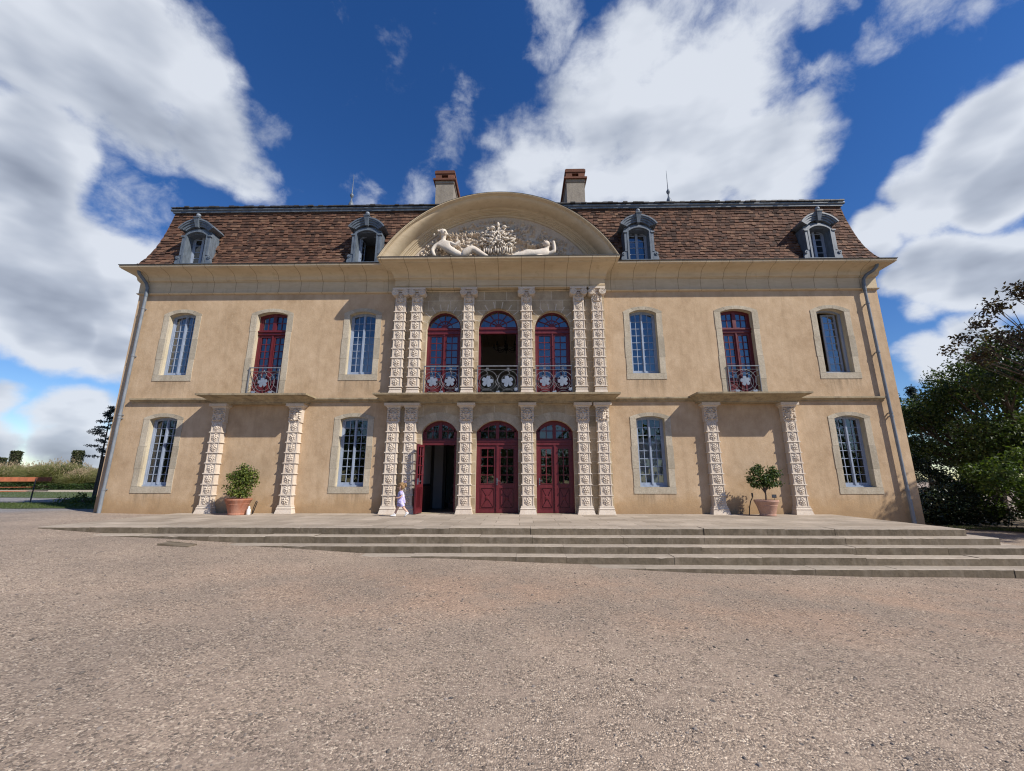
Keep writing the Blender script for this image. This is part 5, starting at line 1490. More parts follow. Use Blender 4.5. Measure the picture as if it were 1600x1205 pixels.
# potted citrus trees on the terrace
def pot(parent, mat, R, H, n=28):
    mb = MB()
    mb.lathe([(R*.60, 0), (R*.66, .005), (R*.67, .035), (R*.64, .05), (R*.82, H*.62), (R*.86, H*.66), (R*.86, H*.70), (R*.88, H*.72), (R*.96, H*.86), (R*.98, H*.88), (R*1.0, H*.90), (R*1.0, H*.985), (R*.97, H), (R*.90, H), (R*.88, H*.9)], (0, 0, 0), n)
    p = mb.build('pot', mat, parent, auto=35)
    s = MB(); s.lathe([(R*.01, H*.89), (R*.885, H*.89), (R*.89, H*.86)], (0, 0, 0), n); s.build('soil', M['soil'], parent)
    return p
def potted(name, label, loc, matp, lm, R, H, trunk_h, clumps, n, size, seed):
    t = thing(name, label, 'potted plant', loc, 0, 'potted trees on the terrace')
    pot(t, matp, R, H)
    mb = MB(); r = random.Random(seed); ends = []
    mb.tube([(0, 0, H*.85), (.01, .0, H+trunk_h*.5), (.0, .01, H+trunk_h)], [.026, .021, .018], 8)
    for c in clumps:
        mb.tube([(0, .005, H+trunk_h*r.uniform(.55, 1)), (c[0]*.5, c[1]*.5, (H+trunk_h+c[2])/2+.02), (c[0], c[1], c[2])], [.013, .009, .004], 5)
        for _ in range(3): mb.tube([(c[0]*.6, c[1]*.6, (H+trunk_h)*.4+c[2]*.6), (c[0]+r.gauss(0, c[3]*.6), c[1]+r.gauss(0, c[4]*.6), c[2]+r.gauss(0, c[5]*.6))], [.006, .003], 4)
    mb.build('trunk', M['bark'], t)
    V = leaf_cloud(clumps, n, size, seed, .35, .4, .5)
    build_leaves('foliage', V, lm, t)
    return t
p = potted('potted_citrus', 'full bushy citrus in a red terracotta pot between the left wing pilasters', (-7.30, -.60, T0), M['terra'], LM['citrus'], .335, .44, .12,
       [(-.05, 0, .95, .30, .26, .25), (.18, .02, .92, .26, .24, .24), (.06, .0, 1.16, .28, .24, .18), (-.27, .0, 1.02, .17, .18, .15), (.32, 0, 1.08, .16, .16, .15), (-.12, -.05, .66, .24, .2, .14), (.2, -.05, .68, .18, .18, .12), (-.40, 0, .76, .10, .1, .07), (.42, 0, .93, .08, .1, .09), (.05, 0, 1.32, .12, .12, .07), (-.05, -.08, .58, .26, .2, .12), (.14, -.05, .56, .22, .2, .11)], 2900, .062, 5)
mb = MB(); mb.tube([(.33, .1, .0), (.37, .08, .18), (.43, .06, .34), (.46, .05, .37), (.475, .05, .34), (.42, .06, .16), (.37, .08, .02)], .012, 6)
o = mb.build('cable', M['sign_black'], None, loc=(-7.30, -.55, T0)); tag(o, 'black looped cable standing beside the red terracotta pot', 'cable')
mb = MB(); mb.lathe([(.045, 0), (.05, .02), (.05, .14), (.03, .17), (.028, .19)], (0, 0, 0), 12); mb.ball((0, 0, .2), .032, 8, 6)
o = mb.build('spotlight', M['white'], None, loc=(-6.96, -.62, T0), smooth=True); tag(o, 'small white spotlight on the paving at the foot of the red pot', 'spotlight')
p = potted('potted_citrus', 'sparse citrus on a bare stem in a pale pinkish pot between the right wing pilasters', (7.30, -.55, T0), M['terra_pale'], LM['citrus_dark'], .305, .42, .26,
       [(-.18, 0, 1.18, .19, .17, .13), (-.10, 0, 1.31, .13, .12, .08), (-.33, 0, .98, .15, .15, .14), (-.22, 0, .83, .17, .16, .10), (.0, 0, .98, .18, .18, .13), (.22, 0, 1.08, .19, .17, .14), (.37, 0, 1.12, .14, .14, .12), (.14, 0, .84, .18, .17, .11), (.36, 0, .86, .13, .13, .09), (.28, 0, 1.24, .13, .11, .08), (.05, -.06, .88, .18, .16, .1)], 1900, .066, 8)
mb = MB(); mb.box(-.062, .062, -.004, .004, 0, .09); mb.tube([(0, .004, -.12), (0, .004, .03)], .005, 5)
for k in range(4): mb.box(-.048, .048-.018*(k % 2), -.0055, -.0042, .072-.018*k, .076-.018*k, 1)
o = mb.build('plant_sign', [M['sign_black'], M['plate']], None, loc=(7.56, -.50, T0+.47)); tag(o, 'small black plant sign stuck in the pale pot', 'sign')
mb = MB(); mb.tube([(.0, .2, 0), (.02, .18, .2), (.03, .1, .38), (.06, .05, .47), (.06, .04, .55)], .013, 6); mb.box(.045, .075, .02, .055, .50, .60)
o = mb.build('cable', M['sign_black'], None, loc=(6.90, -.55, T0)); tag(o, 'black cable climbing the left side of the pale pot', 'cable')

# ------------------------------------------------------------------ chandelier inside the open first-floor window
mb = MB(); mb.tube([(0, 0, 7.14), (0, 0, 6.2)], .012, 6); mb.lathe([(.02, 0), (.08, .05), (.05, .12), (.09, .2), (.03, .3)], (0, 0, 5.95), 10)
for k in range(8):
    a = 2*PI*k/8; c, s_ = math.cos(a), math.sin(a)
    mb.tube([(0, 0, 6.08), (.2*c, .2*s_, 5.95), (.4*c, .4*s_, 5.98), (.46*c, .46*s_, 6.08)], .012, 5); mb.lathe([(.015, 0), (.045, .02), (.02, .04), (.02, .14), (.004, .16)], (.46*c, .46*s_, 6.07), 7)
t = mb.build('chandelier', M['iron'], None, loc=(.05, 2.6, 0)); tag(t, 'dark iron chandelier hanging inside the open first-floor window', 'chandelier')
# ------------------------------------------------------------------ garden on the left
def flat_patch(name, poly, mat, h, label, kind='structure', seg=1.2):
    """sheet following the ground, h above it"""
    mb = MB(); xs = [p[0] for p in poly]; ys = [p[1] for p in poly]
    n = 26; vs = {}; 
    for j in range(n):
        for i in range(n):
            cx = min(xs)+(max(xs)-min(xs))*(i+.5)/n; cy = min(ys)+(max(ys)-min(ys))*(j+.5)/n
            if not inside((cx, cy), poly): continue
            q = []
            for di, dj in ((0, 0), (1, 0), (1, 1), (0, 1)):
                k = (i+di, j+dj)
                if k not in vs:
                    x = min(xs)+(max(xs)-min(xs))*k[0]/n; y = min(ys)+(max(ys)-min(ys))*k[1]/n
                    vs[k] = len(mb.v); mb.v.append((x, y, ground(x, y)+h))
                q.append(vs[k])
            mb.f.append(tuple(q)); mb.m.append(0)
    o = mb.build(name, mat, None, smooth=True); tag(o, label, None, None, kind); return o
def earth_mat(name, c0, c1):
    m, nt, b = new_mat(name, c0, .95); p = pos(nt)
    setin(nt, b, 'Base Color', ramp(nt, noise(nt, p, 3, 6, .7), [(.35, c0), (.65, c1)])); bump(nt, b, noise(nt, p, 30, 4, .7), .01, .7); return m
M['turf'] = earth_mat('turf', (.055, .075, .022), (.10, .125, .042)); M['sand'] = earth_mat('sandy_path', (.34, .28, .20), (.44, .37, .27)); M['earth'] = earth_mat('bare_earth', (.10, .075, .05), (.17, .13, .09))
lawnA = [(-19.8, 4.0), (-16.6, 1.45), (-14.0, 1.45), (-12.3, 1.7), (-12.3, 5.4), (-16.5, 4.9)]
lawnB = [(-36, 17), (-27, 9.2), (-20.5, 8.2), (-13, 6.5), (-13, 17)]
flat_patch('lawn', lawnA, M['turf'], .012, 'mown lawn strip by the corner of the chateau')
flat_patch('lawn', lawnB, M['turf'], .012, 'mown lawn behind the bench')
flat_patch('path', [(-60, 17.2), (-13, 17.2), (-13, 22.4), (-60, 22.4)], M['sand'], .016, 'pale sandy garden path')
def blades(name, poly, n, h, mat, seed, label):
    g = random.Random(seed); xs = [p[0] for p in poly]; ys = [p[1] for p in poly]; V = []
    while len(V) < n*4:
        x, y = g.uniform(min(xs), max(xs)), g.uniform(min(ys), max(ys))
        if not inside((x, y), poly): continue
        z = ground(x, y)+.005; a = g.uniform(0, 2*PI); w = .006; hh = h*g.uniform(.5, 1.3); lx, ly = g.gauss(0, hh*.4), g.gauss(0, hh*.4)
        c, s = math.cos(a)*w, math.sin(a)*w
        V += [(x-c, y-s, z), (x+c, y+s, z), (x+lx+c*.4, y+ly+s*.4, z+hh), (x+lx-c*.4, y+ly-s*.4, z+hh)]
    o = build_leaves(name, np.array(V), mat, None); tag(o, label, None, None, 'stuff')
blades('grass', lawnA, 9000, .055, LM['lawn'], 1, 'grass blades of the lawn strip')
blades('grass', lawnB, 7000, .07, LM['lawn'], 2, 'grass blades of the lawn behind the bench')

# bench
t = thing('park_bench', 'long red-brown wooden park bench on black iron legs, on the garden gravel', 'bench', (-20.42, 4.80, ground(-20.4, 4.8)), math.atan2(.75, .66))
mb = MB()
for k in range(4): mb.bevbox(-1.05, 1.05, -.42+.105*k, -.33+.105*k, .415, .45, .004)
mb.build('seat', M['bench_wood'], t)
mb = MB(); mb.box(-1.08, 1.08, .10, .135, .82, 1.0); mb.box(-1.08, 1.08, .06, .095, .58, .60)
mb.build('backrest', M['bench_wood'], t)
for s in (-1, 1):
    mb = MB(); x = s*.62
    mb.tube([(x, -.46, 0), (x, -.33, .38), (x, -.30, .41), (x, .0, .41), (x, .08, .62), (x, .12, .98)], .022, 6)
    mb.tube([(x, .18, 0), (x, .02, .38), (x, -.05, .41)], .022, 6); mb.tube([(x, -.38, .20), (x, .1, .2)], .014, 5)
    mb.build('leg', M['iron'], t)

# young cedar behind the corner
def cedar(loc):
    t = thing('young_cedar', 'slim dark young cedar with a stake, behind the left corner of the chateau', 'tree', loc)
    r = random.Random(15); mb = MB()
    mb.tube([(0, 0, -.1), (.02, 0, 1.2), (-.03, .02, 2.4), (.0, .0, 4.1)], [.055, .045, .03, .008], 7)
    cl = []
    for k in range(30):
        z = 1.75+2.3*(k/30)**.9; a = r.uniform(0, 2*PI); L = (4.3-z)*.34*r.uniform(.7, 1.25)
        tip = (L*math.cos(a), L*math.sin(a), z+.05-.1*L)
        mb.tube([(0, 0, z), (tip[0]*.5, tip[1]*.5, z+.05), tip], [.014, .01, .004], 4)
        for q in (.45, .75, 1.0): cl.append((tip[0]*q, tip[1]*q, z+.03, .17*(1.2-q*.4), .17*(1.2-q*.4), .045))
    mb.build('trunk', M['bark'], t)
    V = leaf_cloud(cl, 5200, .07, 4, .1, .7, .35, 0, .05); build_leaves('foliage', V, LM['conifer'], t)
    mb = MB(); mb.tube([(.22, -.05, -.1), (.20, -.05, 1.9)], [.10, .085], 8); mb.build('stake', M['bark'], t)
    mb = MB()
    for k in range(14): mb.ball((r.uniform(-.8, .5), r.uniform(-.4, .3), .02), (r.uniform(.1, .22), r.uniform(.1, .2), r.uniform(.08, .18)), 7, 5)
    o = mb.build('stones', M['bark'], None, loc=loc); tag(o, 'heap of dark stones round the foot of the young cedar', 'stones')
cedar((-17.4, 5.3, ground(-17.4, 5.3)))

# plants at the corner of the house
def border_plant(x, y, h, w, n, seed, label, grassy):
    t = thing('border_plant', label, 'plant', (x, y, ground(x, y)), 0, 'small plants at the foot of the left corner'); r = random.Random(seed)
    mb = MB(); tips = []
    for _ in range(9):
        a = r.uniform(0, 2*PI); L = w*r.uniform(.3, 1); p = (L*math.cos(a), L*math.sin(a), h*r.uniform(.5, 1.1)); tips.append(p)
        mb.tube([(0, 0, 0), (p[0]*.4, p[1]*.4, p[2]*.6), p], [.006, .005, .003], 4)
    mb.build('stem', LM['weed'], t)
    V = leaf_cloud([(p[0]*.8, p[1]*.8, p[2]*.75, .14, .14, .13) for p in tips], n, .085, seed, .1, .5, .38 if not grassy else .16, 0 if not grassy else -.5)
    build_leaves('foliage', V, LM['weed'], t)
for x, y, h, w, n, s, lb, gr in ((-14.6, 2.35, .52, .5, 420, 1, 'yellow-green leafy plant at the lawn edge, tallest of the corner plants', False), (-13.6, 2.3, .32, .45, 320, 2, 'low dark leafy plant against the left corner of the chateau', False), (-15.5, 2.5, .34, .4, 260, 3, 'small grassy tuft on the lawn, farthest from the chateau corner', True)):
    border_plant(x, y, h, w, n, s, lb, gr)

# clipped low hedge, tall grasses, topiary pillars
t = thing('clipped_hedge', 'low clipped box hedge running along the sandy path', 'hedge', (0, 0, 0))
mb = MB(); mb.box(-62, -30, 23.3, 24.2, .0, .70); mb.build('core', M['bark'], t)
g = np.random.default_rng(8); n = 26000; V = np.empty((n, 3)); V[:, 0] = g.uniform(-62, -30, n); f = g.random(n)
V[:, 1] = np.where(f < .6, 23.25+g.normal(0, .03, n), g.uniform(23.25, 24.25, n)); V[:, 2] = np.where(f < .6, g.uniform(.15, .77, n), .77+g.normal(0, .025, n))
nr = g.normal(size=(n, 3)); nr[:, 1] -= .8; nr /= np.linalg.norm(nr, axis=1)[:, None]; tt = np.cross(nr, g.normal(size=(n, 3))); tt /= np.linalg.norm(tt, axis=1)[:, None]; ss = np.cross(nr, tt); L = .10*(.6+.8*g.random(n))[:, None]
build_leaves('foliage', np.stack([V, V+tt*L*.5+ss*L*.35, V+tt*L, V+tt*L*.5-ss*L*.35], 1).reshape(-1, 3), LM['box'], t)

def grass_clump(x, y, H, R, plume, seed, label):
    t = thing('ornamental_grass', label, 'grass clump', (x, y, .05), 0, 'tall ornamental grasses behind the hedge'); r = random.Random(seed); V = []
    nb = int(2400*R)
    for _ in range(nb):
        a = r.uniform(0, 2*PI); q = math.sqrt(r.random()); bx, by = R*.4*q*math.cos(a), R*.4*q*math.sin(a)
        h = H*r.uniform(.45, 1.0)*(1-.25*q); dx, dy = R*q*math.cos(a)*r.uniform(.6, 1.3), R*q*math.sin(a)*r.uniform(.6, 1.3)
        w = .016; sa = r.uniform(0, PI); c, s = math.cos(sa)*w, math.sin(sa)*w
        P = [(bx, by, 0), (bx+dx*.35, by+dy*.35, h*.7), (bx+dx*.8, by+dy*.8, h*.97), (bx+dx*1.15, by+dy*1.15, h*.86)]
        for (p0, p1), (k0, k1) in zip(zip(P, P[1:]), ((1, .9), (.9, .6), (.6, .2))):
            V += [(p0[0]-c*k0, p0[1]-s*k0, p0[2]), (p0[0]+c*k0, p0[1]+s*k0, p0[2]), (p1[0]+c*k1, p1[1]+s*k1, p1[2]), (p1[0]-c*k1, p1[1]-s*k1, p1[2])]
    build_leaves('blades', np.array(V), LM['grass'], t)
    V = []
    for _ in range(int(plume*R*150)):
        a = r.uniform(0, 2*PI); q = math.sqrt(r.random()); x0, y0 = R*q*math.cos(a), R*q*math.sin(a); z0 = H*r.uniform(.72, 1.06)*(1-.22*q)
        for _ in range(5):
            w = r.uniform(.012, .03); an = r.uniform(0, PI); c, s = math.cos(an)*w, math.sin(an)*w; zz = z0+r.uniform(-.12, .1); l = r.uniform(.06, .14); ox, oy = r.gauss(0, .03), r.gauss(0, .03)
            V += [(x0+ox-c, y0+oy-s, zz), (x0+ox+c, y0+oy+s, zz), (x0+ox*1.6+c*.3, y0+oy*1.6+s*.3, zz+l), (x0+ox*1.6-c*.3, y0+oy*1.6-s*.3, zz+l)]
    build_leaves('plumes', np.array(V), LM['plume'], t)
for i, (x, y, H, R, pl, lb) in enumerate(((-47.5, 27.0, 2.75, 2.0, 1.2, 'pink-plumed tall grass clump at the far end of the hedge'), (-44.6, 27.5, 2.85, 1.7, 1.0, 'rosy tall grass clump beside the large green one'),
        (-41.4, 25.6, 3.0, 2.2, .8, 'largest and greenest tall grass clump behind the bench'), (-38.3, 25.0, 2.15, 1.5, 2.2, 'low beige feathery grass clump right of the largest green one'),
        (-36.9, 26.2, 2.2, 1.3, 1.6, 'beige grass clump under the right topiary pillar'), (-35.0, 24.8, 2.75, 1.6, .9, 'green grass clump next to the corner of the chateau'), (-50.5, 28.5, 2.6, 1.9, 1.0, 'grass clump at the outer edge of the garden'))):
    grass_clump(x, y, H, R, pl, 30+i, lb)
def topiary(x, y, H, W, seed, label):
    t = thing('topiary_pillar', label, 'topiary', (x, y, 0), .35, 'clipped topiary pillars')
    mb = MB(); mb.box(-W*.42, W*.42, -W*.42, W*.42, 0, H-.08); mb.build('trunk', M['bark'], t)
    g = np.random.default_rng(seed); n = int(9000*H*W/4); ax = g.integers(0, 5, n); u = g.uniform(-W/2, W/2, n); v = g.uniform(.6, H, n)
    P = np.empty((n, 3)); jit = g.normal(0, .035, n)
    P[:, 0] = np.where(ax < 2, u, np.where(ax == 2, -W/2+jit, np.where(ax == 3, W/2+jit, u))); P[:, 1] = np.where(ax < 2, np.where(ax == 0, -W/2, W/2)+jit, np.where(ax < 4, u, g.uniform(-W/2, W/2, n))); P[:, 2] = np.where(ax == 4, H+jit, v)
    nr = P.copy(); nr[:, 2] *= .1; nr += g.normal(size=(n, 3))*.5; nr /= np.linalg.norm(nr, axis=1)[:, None]; tt = np.cross(nr, g.normal(size=(n, 3))); tt /= np.linalg.norm(tt, axis=1)[:, None]; ss = np.cross(nr, tt); L = .12*(.6+.8*g.random(n))[:, None]
    build_leaves('foliage', np.stack([P, P+tt*L*.5+ss*L*.3, P+tt*L, P+tt*L*.5-ss*L*.3], 1).reshape(-1, 3), LM['yew'], t)
topiary(-52.3, 30.8, 4.0, .62, 1, 'square clipped yew pillar rising above the pink grasses'); topiary(-44.4, 29.6, 3.95, .64, 2, 'square clipped yew pillar above the beige grasses')
topiary(-58.5, 34.5, 3.5, .7, 3, 'small distant clipped pillar at the outer end of the row'); topiary(-42.0, 31.5, 3.25, .6, 4, 'low clipped pillar half hidden by the chateau corner')

# ------------------------------------------------------------------ trees and shrubs on the right
def broad_tree(name, label, cat, loc, base_h, clumps, n, size, lm, seed, r0=.2, limb_to=None, aspect=.55, group=None, shell=.3):
    t = thing(name, label, cat, loc, 0, group); r = random.Random(seed); mb = MB()
    top = (r.gauss(0, .1), r.gauss(0, .1), base_h)
    mb.tube([(0, 0, -.3), (top[0]*.5, top[1]*.5, base_h*.5), top], [r0*1.25, r0, r0*.8], 9)
    for c in clumps:
        a = Vector(top)*r.uniform(.75, 1.0); b = Vector(c[:3]); m1 = a.lerp(b, .5)+Vector((r.gauss(0, .15), r.gauss(0, .15), r.uniform(.0, .35)))
        mb.tube([a, m1, b], [r0*.45, r0*.25, r0*.07], 6)
        for _ in range(4):
            e = b+Vector((r.gauss(0, c[3]*.55), r.gauss(0, c[4]*.55), r.gauss(0, c[5]*.55))); s = a.lerp(b, r.uniform(.5, .95))
            mb.tube([s, s.lerp(e, .5)+Vector((0, 0, .08)), e], [r0*.12, r0*.07, r0*.025], 5)
    mb.build('trunk', M['bark'], t)
    build_leaves('crown', leaf_cloud(clumps, n, size, seed, shell, .45, aspect), lm, t)
    return t
def crown(seed, c, R, n, rr, squash=.75):
    """clump centres scattered through an ellipsoid"""
    r = random.Random(seed); o = []
    while len(o) < n:
        p = [r.uniform(-1, 1) for _ in range(3)]; q = sum(v*v for v in p)
        if q > 1 or q < .12: continue
        k = r.uniform(.6, 1.3)*rr
        o.append((c[0]+p[0]*R[0], c[1]+p[1]*R[1], c[2]+p[2]*R[2], k, k, k*squash))
    return o
G_R = -.43
def lit_gap(clumps, at, foot=(17.3, 1.9, 1.7), rad=1.35):
    """leave the opening through which the sun reaches the bright shrub"""
    o = []
    for c in clumps:
        v = Vector((c[0]+at[0], c[1]+at[1], c[2]+G_R))-Vector(foot); t = v.dot(SUN)
        if t < 0 or (v-SUN*t).length > rad: o.append(c)
    return o
cp = lit_gap(crown(3, (0, 0, 5.3), (3.0, 3.0, 3.0), 40, .72), (18.3, -.9))+[(-2.4, 2.9, 6.13, .34, .34, .2), (-2.4, 2.3, 6.35, .40, .40, .28), (-2.3, 1.8, 6.75, .42, .42, .3), (-2.1, 1.5, 7.15, .42, .42, .3), (-2.0, .9, 7.45, .42, .42, .3), (-1.7, .7, 7.45, .45, .45, .32), (-1.8, 1.7, 6.2, .5, .5, .35), (-2.0, 2.3, 5.7, .5, .5, .3), (-1.8, -2.1, 5.9, .6, .6, .5), (-2.1, -2.0, 5.2, .5, .5, .4)]
broad_tree('copper_magnolia', 'tall dark copper-leaved tree with open purplish branches, highest at the right edge', 'tree', (18.3, -.9, G_R), 2.6, cp, 21000, .125, LM['copper'], 41, .12, group='trees and shrubs right of the chateau')
cp = crown(5, (0, 0, 4.2), (3.6, 3.0, 2.5), 40, .78)+[(-3.2, 0, 4.3, .8, .8, .6), (-2.6, -1, 5.0, .8, .8, .6), (-3.3, .4, 3.4, .7, .7, .6)]
broad_tree('leafy_tree', 'wide green tree right behind the right corner of the chateau', 'tree', (21.0, 6.3, G_R), 2.0, cp, 24000, .13, LM['green'], 43, .22, group='trees and shrubs right of the chateau')
cp = lit_gap(crown(7, (0, 0, 4.6), (3.2, 3.2, 2.4), 38, .85), (20.3, 4.2))
broad_tree('leafy_tree', 'olive-green tree between the copper-leaved tree and the wide green one', 'tree', (20.3, 4.2, G_R), 2.2, cp, 22000, .13, LM['green'], 45, .2, group='trees and shrubs right of the chateau')
cp = crown(9, (0, 0, 1.55), (1.9, 1.5, 1.15), 26, .5)
broad_tree('bright_shrub', 'bright green broad-leaved shrub lit by the sun below the dark trees', 'shrub', (17.6, 2.2, G_R), .5, cp, 9000, .12, LM['bright'], 47, .06, group='trees and shrubs right of the chateau')
for i, (x, y, c, R, n, lb, nn) in enumerate(((16.6, 3.9, (0, 0, .65), (1.3, 1.0, .7), 3400, 'low glossy laurel shrub nearest the right corner of the chateau', 'laurel_shrub'), (18.1, 1.0, (0, 0, .7), (1.3, 1.1, .85), 3600, 'glossy dark laurel in front of the bright green shrub', 'laurel_shrub'),
        (18.3, 6.2, (0, 0, 1.2), (1.6, 1.4, 1.4), 4200, 'tall dark laurel under the wide green tree', 'laurel_shrub'), (21.0, 4.2, (0, 0, 1.5), (1.8, 2.4, 1.7), 4200, 'dense dark laurel deep behind the bright green shrub', 'laurel_shrub'), (20.6, -.2, (0, 0, .9), (1.6, 1.4, .9), 4000, 'dark laurel at the right edge beneath the copper-leaved tree', 'laurel_shrub'),
        (23.0, 8.6, (0, 0, 1.5), (1.8, 1.8, 1.8), 3400, 'dark laurel in the gap between the chateau corner and the wide green tree', 'laurel_shrub'), (20.5, 9.5, (0, 0, 1.6), (1.8, 1.8, 1.9), 3600, 'dark laurel farthest back beyond the chateau corner', 'laurel_shrub'))):
    broad_tree(nn, lb, 'shrub', (x, y, G_R), .35, crown(60+i, c, R, 18, .5), int(n*1.7), .11, LM['laurel'], 70+i, .05, group='trees and shrubs right of the chateau')
def conifer(x, y, H, R, seed, label):
    t = thing('blue_conifer', label, 'tree', (x, y, G_R), 0, 'conifers beyond the trees'); r = random.Random(seed); mb = MB(); mb.tube([(0, 0, -.3), (0, 0, H)], [.16, .02], 7); cl = []
    for k in range(70):
        z = H*(.12+.88*k/70); a = r.uniform(0, 2*PI); L = R*(1-z/H)**.8*r.uniform(.7, 1.2)+.06
        mb.tube([(0, 0, z), (L*math.cos(a), L*math.sin(a), z-.1*L)], [.03, .008], 4)
        for q in (.5, 1.0): cl.append((q*L*math.cos(a), q*L*math.sin(a), z, .24, .24, .13))
    mb.build('trunk', M['bark'], t); build_leaves('foliage', leaf_cloud(cl, 5000, .16, seed, .2, .4, .3), LM['conifer'], t)
conifer(26.2, 14.6, 7.6, 1.4, 1, 'thin blue-grey conifer tip above the green tree, the taller of two'); conifer(25.0, 14.8, 7.3, 1.3, 2, 'thin blue-grey conifer tip next to the chateau corner, the lower of two')
vg = [(13.8, 2.2), (15.4, 2.2), (17.2, 1.0), (21, -1.2), (24, 2), (22, 9), (17, 9), (14.0, 6)]
flat_patch('soil', vg, M['earth'], .012, 'bare earth under the shrubs')
edge = [(15.0, 2.6), (16.9, 1.5), (20.5, -.8), (20.7, -.4), (17.1, 2.0), (15.2, 3.0)]
blades('grass', edge, 2600, .09, LM['lawn'], 5, 'thin grass along the edge of the shrubs')

# ------------------------------------------------------------------ the child
skin, nt_, b_ = new_mat('skin', (.60, .36, .26), .55)
setin(nt_, b_, 'Base Color', ramp(nt_, noise(nt_, pos(nt_), 9, 3, .5), [(.3, (.56, .33, .24)), (.7, (.66, .42, .32))]))
def cloth_mat():
    m, nt, b = new_mat('lilac_print_cotton', rough=.85); p = pos(nt)
    v = nd(nt, 'TexVoronoi', None, Vector=p, Scale=30.0, Randomness=1.0); n1 = noise(nt, p, 22, 3, .6)
    c = mixc(nt, ramp(nt, n1, [(.44, 0.0), (.58, 1.0)]), (.36, .31, .62), (.66, .62, .80))
    c = mixc(nt, ramp(nt, v.outputs['Distance'], [(.10, 1.0), (.2, 0.0)]), c, (.78, .74, .80))
    setin(nt, b, 'Base Color', c); bump(nt, b, noise(nt, p, 40, 3, .6), .004, .5); return m
M['cloth'] = cloth_mat(); M['hair'] = stone_mat('light_brown_hair', (.22, .125, .06), (.40, .26, .13), 30, 90, .003, None, 0, 0)
M['shoe'] = paint_mat('white_canvas', (.78, .78, .78), .7, .05); M['bow'] = paint_mat('lilac_ribbon', (.50, .44, .74), .6, .1); M['eye'] = new_mat('eye', (.02, .015, .01), .3)[0]; M['lip'] = new_mat('lip', (.45, .17, .14), .5)[0]
kid = thing('person', 'small child in lilac top and shorts and white shoes walking past the open door', 'person', (-2.60, -1.08, T0), math.radians(8))
K = [(0, 0, .415, .070, .062), (-.008, 0, .50, .066, .060), (-.018, 0, .585, .070, .066), (-.022, 0, .655, .030), (-.030, 0, .695, .034), (-.042, 0, .765, .082, .076), (-.036, 0, .835, .058, .054),
     (-.012, -.088, .625, .030), (.022, -.118, .525, .024), (-.075, -.118, .480, .017), (-.105, -.110, .482, .017, .012),
     (-.02, .088, .625, .030), (-.03, .115, .53, .024), (-.105, .085, .497, .017), (-.135, .07, .505, .017, .012),
     (.012, -.046, .375, .052), (.072, -.05, .230, .036), (.185, -.05, .115, .023), (.203, -.05, .085, .02),
     (-.012, .046, .375, .052), (-.095, .048, .215, .036), (-.158, .05, .075, .023), (-.165, .05, .045, .02)]
E_ = [(0,1),(1,2),(2,3),(3,4),(4,5),(5,6),(2,7),(7,8),(8,9),(9,10),(2,11),(11,12),(12,13),(13,14),(0,15),(15,16),(16,17),(17,18),(0,19),(19,20),(20,21),(21,22)]
for w, s in ((10, -1), (14, 1)):
    x, y, z = K[w][:3]
    for k, (dy, dz, L) in enumerate(((-.010, .008, .032), (-.004, .003, .038), (.003, -.003, .036), (.009, -.008, .028), (.012, .016, .022))):
        K.append((x-L*(.75 if k < 4 else .45), y+dy, z+dz, .0052)); E_.append((w, len(K)-1)); i0 = len(K)-1
        if k < 4: K.append((x-L*1.15, y+dy*1.1, z+dz-L*.35, .0045)); E_.append((i0, len(K)-1))
skinned('body', K, E_, skin, kid)
mb = MB()
for s in (-1, 1): mb.ball((-.113, s*.028, .775), (.006, .011, .009), 8, 6, 0); mb.ball((-.04, s*.078, .762), (.016, .010, .022), 8, 6, 2)
mb.ball((-.124, 0, .752), (.013, .011, .013), 8, 6, 2); mb.ball((-.110, 0, .722), (.008, .020, .006), 8, 6, 1)
mb.build('face', [M['eye'], M['lip'], skin], kid, smooth=True)
mb = MB(); rr_ = random.Random(5)
mb.ball((-.022, 0, .80), (.088, .086, .078), 14, 10); mb.ball((.012, 0, .775), (.070, .08, .085), 12, 9)
for k in range(40):
    a = rr_.uniform(-1.9, 1.9); e = rr_.uniform(-.1, 1.3); c = (-.015+.083*math.cos(e)*math.cos(a), .083*math.cos(e)*math.sin(a), .795+.075*math.sin(e)); mb.ball(c, rr_.uniform(.016, .026), 6, 5)
mb.tube([(.05, 0, .84), (.085, 0, .85), (.10, 0, .81), (.102, .0, .75)], [.02, .03, .028, .010], 8)
mb.build('hair', M['hair'], kid, smooth=True)
mb = MB()
for s in (-1, 1): mb.frustum(.055, .085, s*.005-.012, s*.005+.012, .868, .05, .10, s*.04-.02, s*.04+.02, .925)
mb.ball((.068, 0, .868), .016, 7, 5); mb.tube([(.07, .01, .87), (.095, .02, .83), (.105, .02, .77)], [.012, .012, .006], 5)
mb.build('hair_bow', M['bow'], kid)
def garment(rings, n=22, mat=None, name='', seed=1, parent=kid):
    """stack of rings (x,y,z,rx,ry) with soft folds"""
    mb = MB(); r = random.Random(seed); vs = []
    for k, (x, y, z, rx, ry) in enumerate(rings):
        for q in range(n):
            a = 2*PI*q/n; f = 1+.035*math.sin(3*a+k*.9)+.02*math.sin(7*a+k); vs.append((x+rx*f*math.cos(a), y+ry*f*math.sin(a), z))
    m = len(rings)
    mb.add(vs, [(i*n+q, i*n+(q+1) % n, (i+1)*n+(q+1) % n, (i+1)*n+q) for i in range(m-1) for q in range(n)]); return mb
mb = garment([(0, 0, .355, .112, .108), (-.002, 0, .40, .105, .10), (-.008, 0, .47, .094, .09), (-.015, 0, .55, .086, .09), (-.018, 0, .61, .076, .092), (-.020, 0, .645, .050, .062), (-.022, 0, .662, .038, .042)])
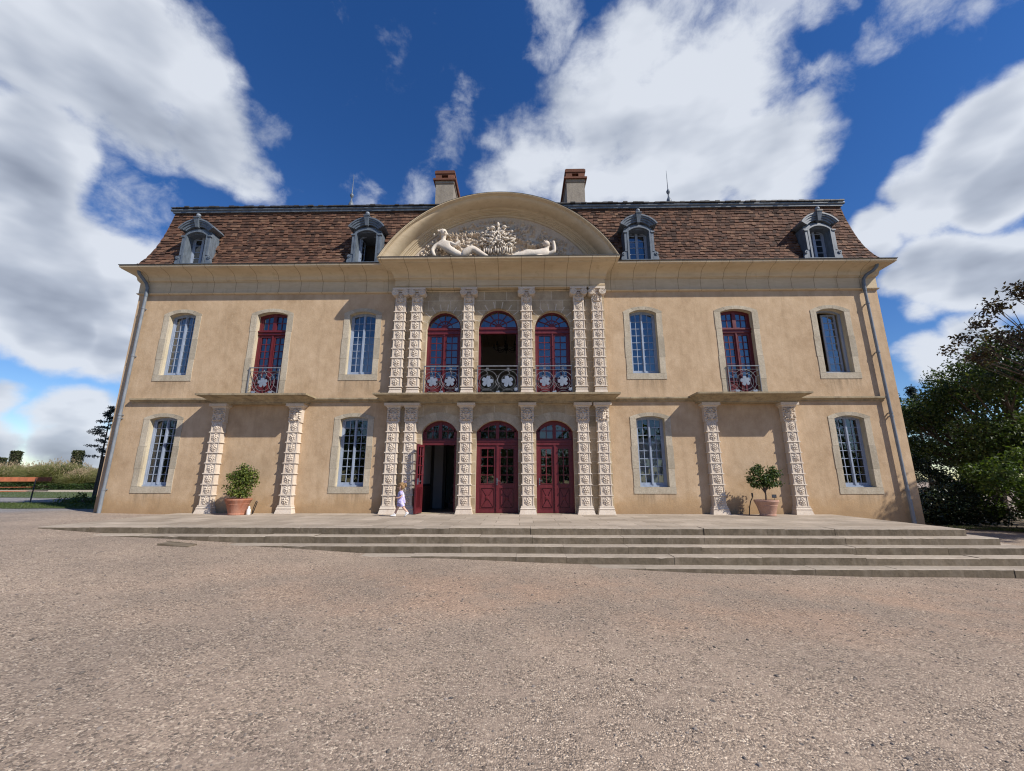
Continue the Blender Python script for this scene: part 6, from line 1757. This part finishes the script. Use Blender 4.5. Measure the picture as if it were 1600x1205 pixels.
for pts in ([(-.012, -.07, .632), (-.006, -.098, .60), (.012, -.114, .555)], [(-.02, .07, .632), (-.024, .098, .60), (-.03, .112, .555)]): mb.tube(pts, [.045, .044, .046], 12)
mb.build('top', M['cloth'], kid, smooth=True)
mb = MB()
for pts in ([(.004, -.044, .40), (.022, -.047, .34), (.050, -.05, .262)], [(-.004, .044, .40), (-.032, .047, .34), (-.066, .048, .262)]): mb.tube(pts, [.068, .066, .062], 14, caps=False)
mb.build('shorts', M['cloth'], kid, smooth=True)
def shoe(c, pitch):
    mb = MB(); vs = []; n = 12; prof = [(.045, .020, .045), (.038, .027, .050), (.0, .028, .050), (-.045, .031, .036), (-.075, .028, .026), (-.092, .014, .018)]
    for x, w, h in prof:
        for q in range(n):
            a = 2*PI*q/n; vs.append((x, w*math.cos(a), max(0, h*.5+h*.55*math.sin(a))))
    mb.add(vs, [(i*n+q, (i+1)*n+q, (i+1)*n+(q+1) % n, i*n+(q+1) % n) for i in range(len(prof)-1) for q in range(n)]+[tuple(range(n)), tuple(range(len(vs)-1, len(vs)-n-1, -1))])
    mb.lathe([(.026, .035), (.029, .055), (.026, .075)], (.012, 0, 0), 12)
    o = mb.build('shoe', M['shoe'], kid, smooth=True, loc=c); o.rotation_euler = (0, pitch, 0)
shoe((-.18, .05, .006), math.radians(8)); shoe((.188, -.05, .060), math.radians(-40))

# ------------------------------------------------------------------ render settings
vs_ = scene.view_settings; vs_.view_transform = 'Standard'; vs_.look = 'None'; vs_.exposure = EXPOSURE; vs_.gamma = 1; vs_.use_curve_mapping = False
scene.cycles.max_bounces = 8; scene.cycles.transparent_max_bounces = 12; scene.cycles.diffuse_bounces = 3
scene.cycles.use_denoising = DENOISE
scene.cycles.filter_width = 1.15
scene.cycles.sample_clamp_indirect = 6

# ------------------------------------------------------------------ wood behind the photographer, seen only in the window panes
wood = []
r = random.Random(77)
for k in range(80):
    x = -120+3.05*k+r.gauss(0, 1.2); h = r.uniform(6, 13); wood += [(x, -62+r.gauss(0, 5), h*.35, 3.2, 3, h*.35), (x+r.gauss(0, 1.5), -62+r.gauss(0, 5), h*.72, 2.4, 2.4, h*.28)]
o = build_leaves('wood', leaf_cloud(wood, 26000, 1.1, 5, .5, .3, .7), LM['green'], None); tag(o, 'far line of dark trees mirrored in the panes', None, None, 'stuff')
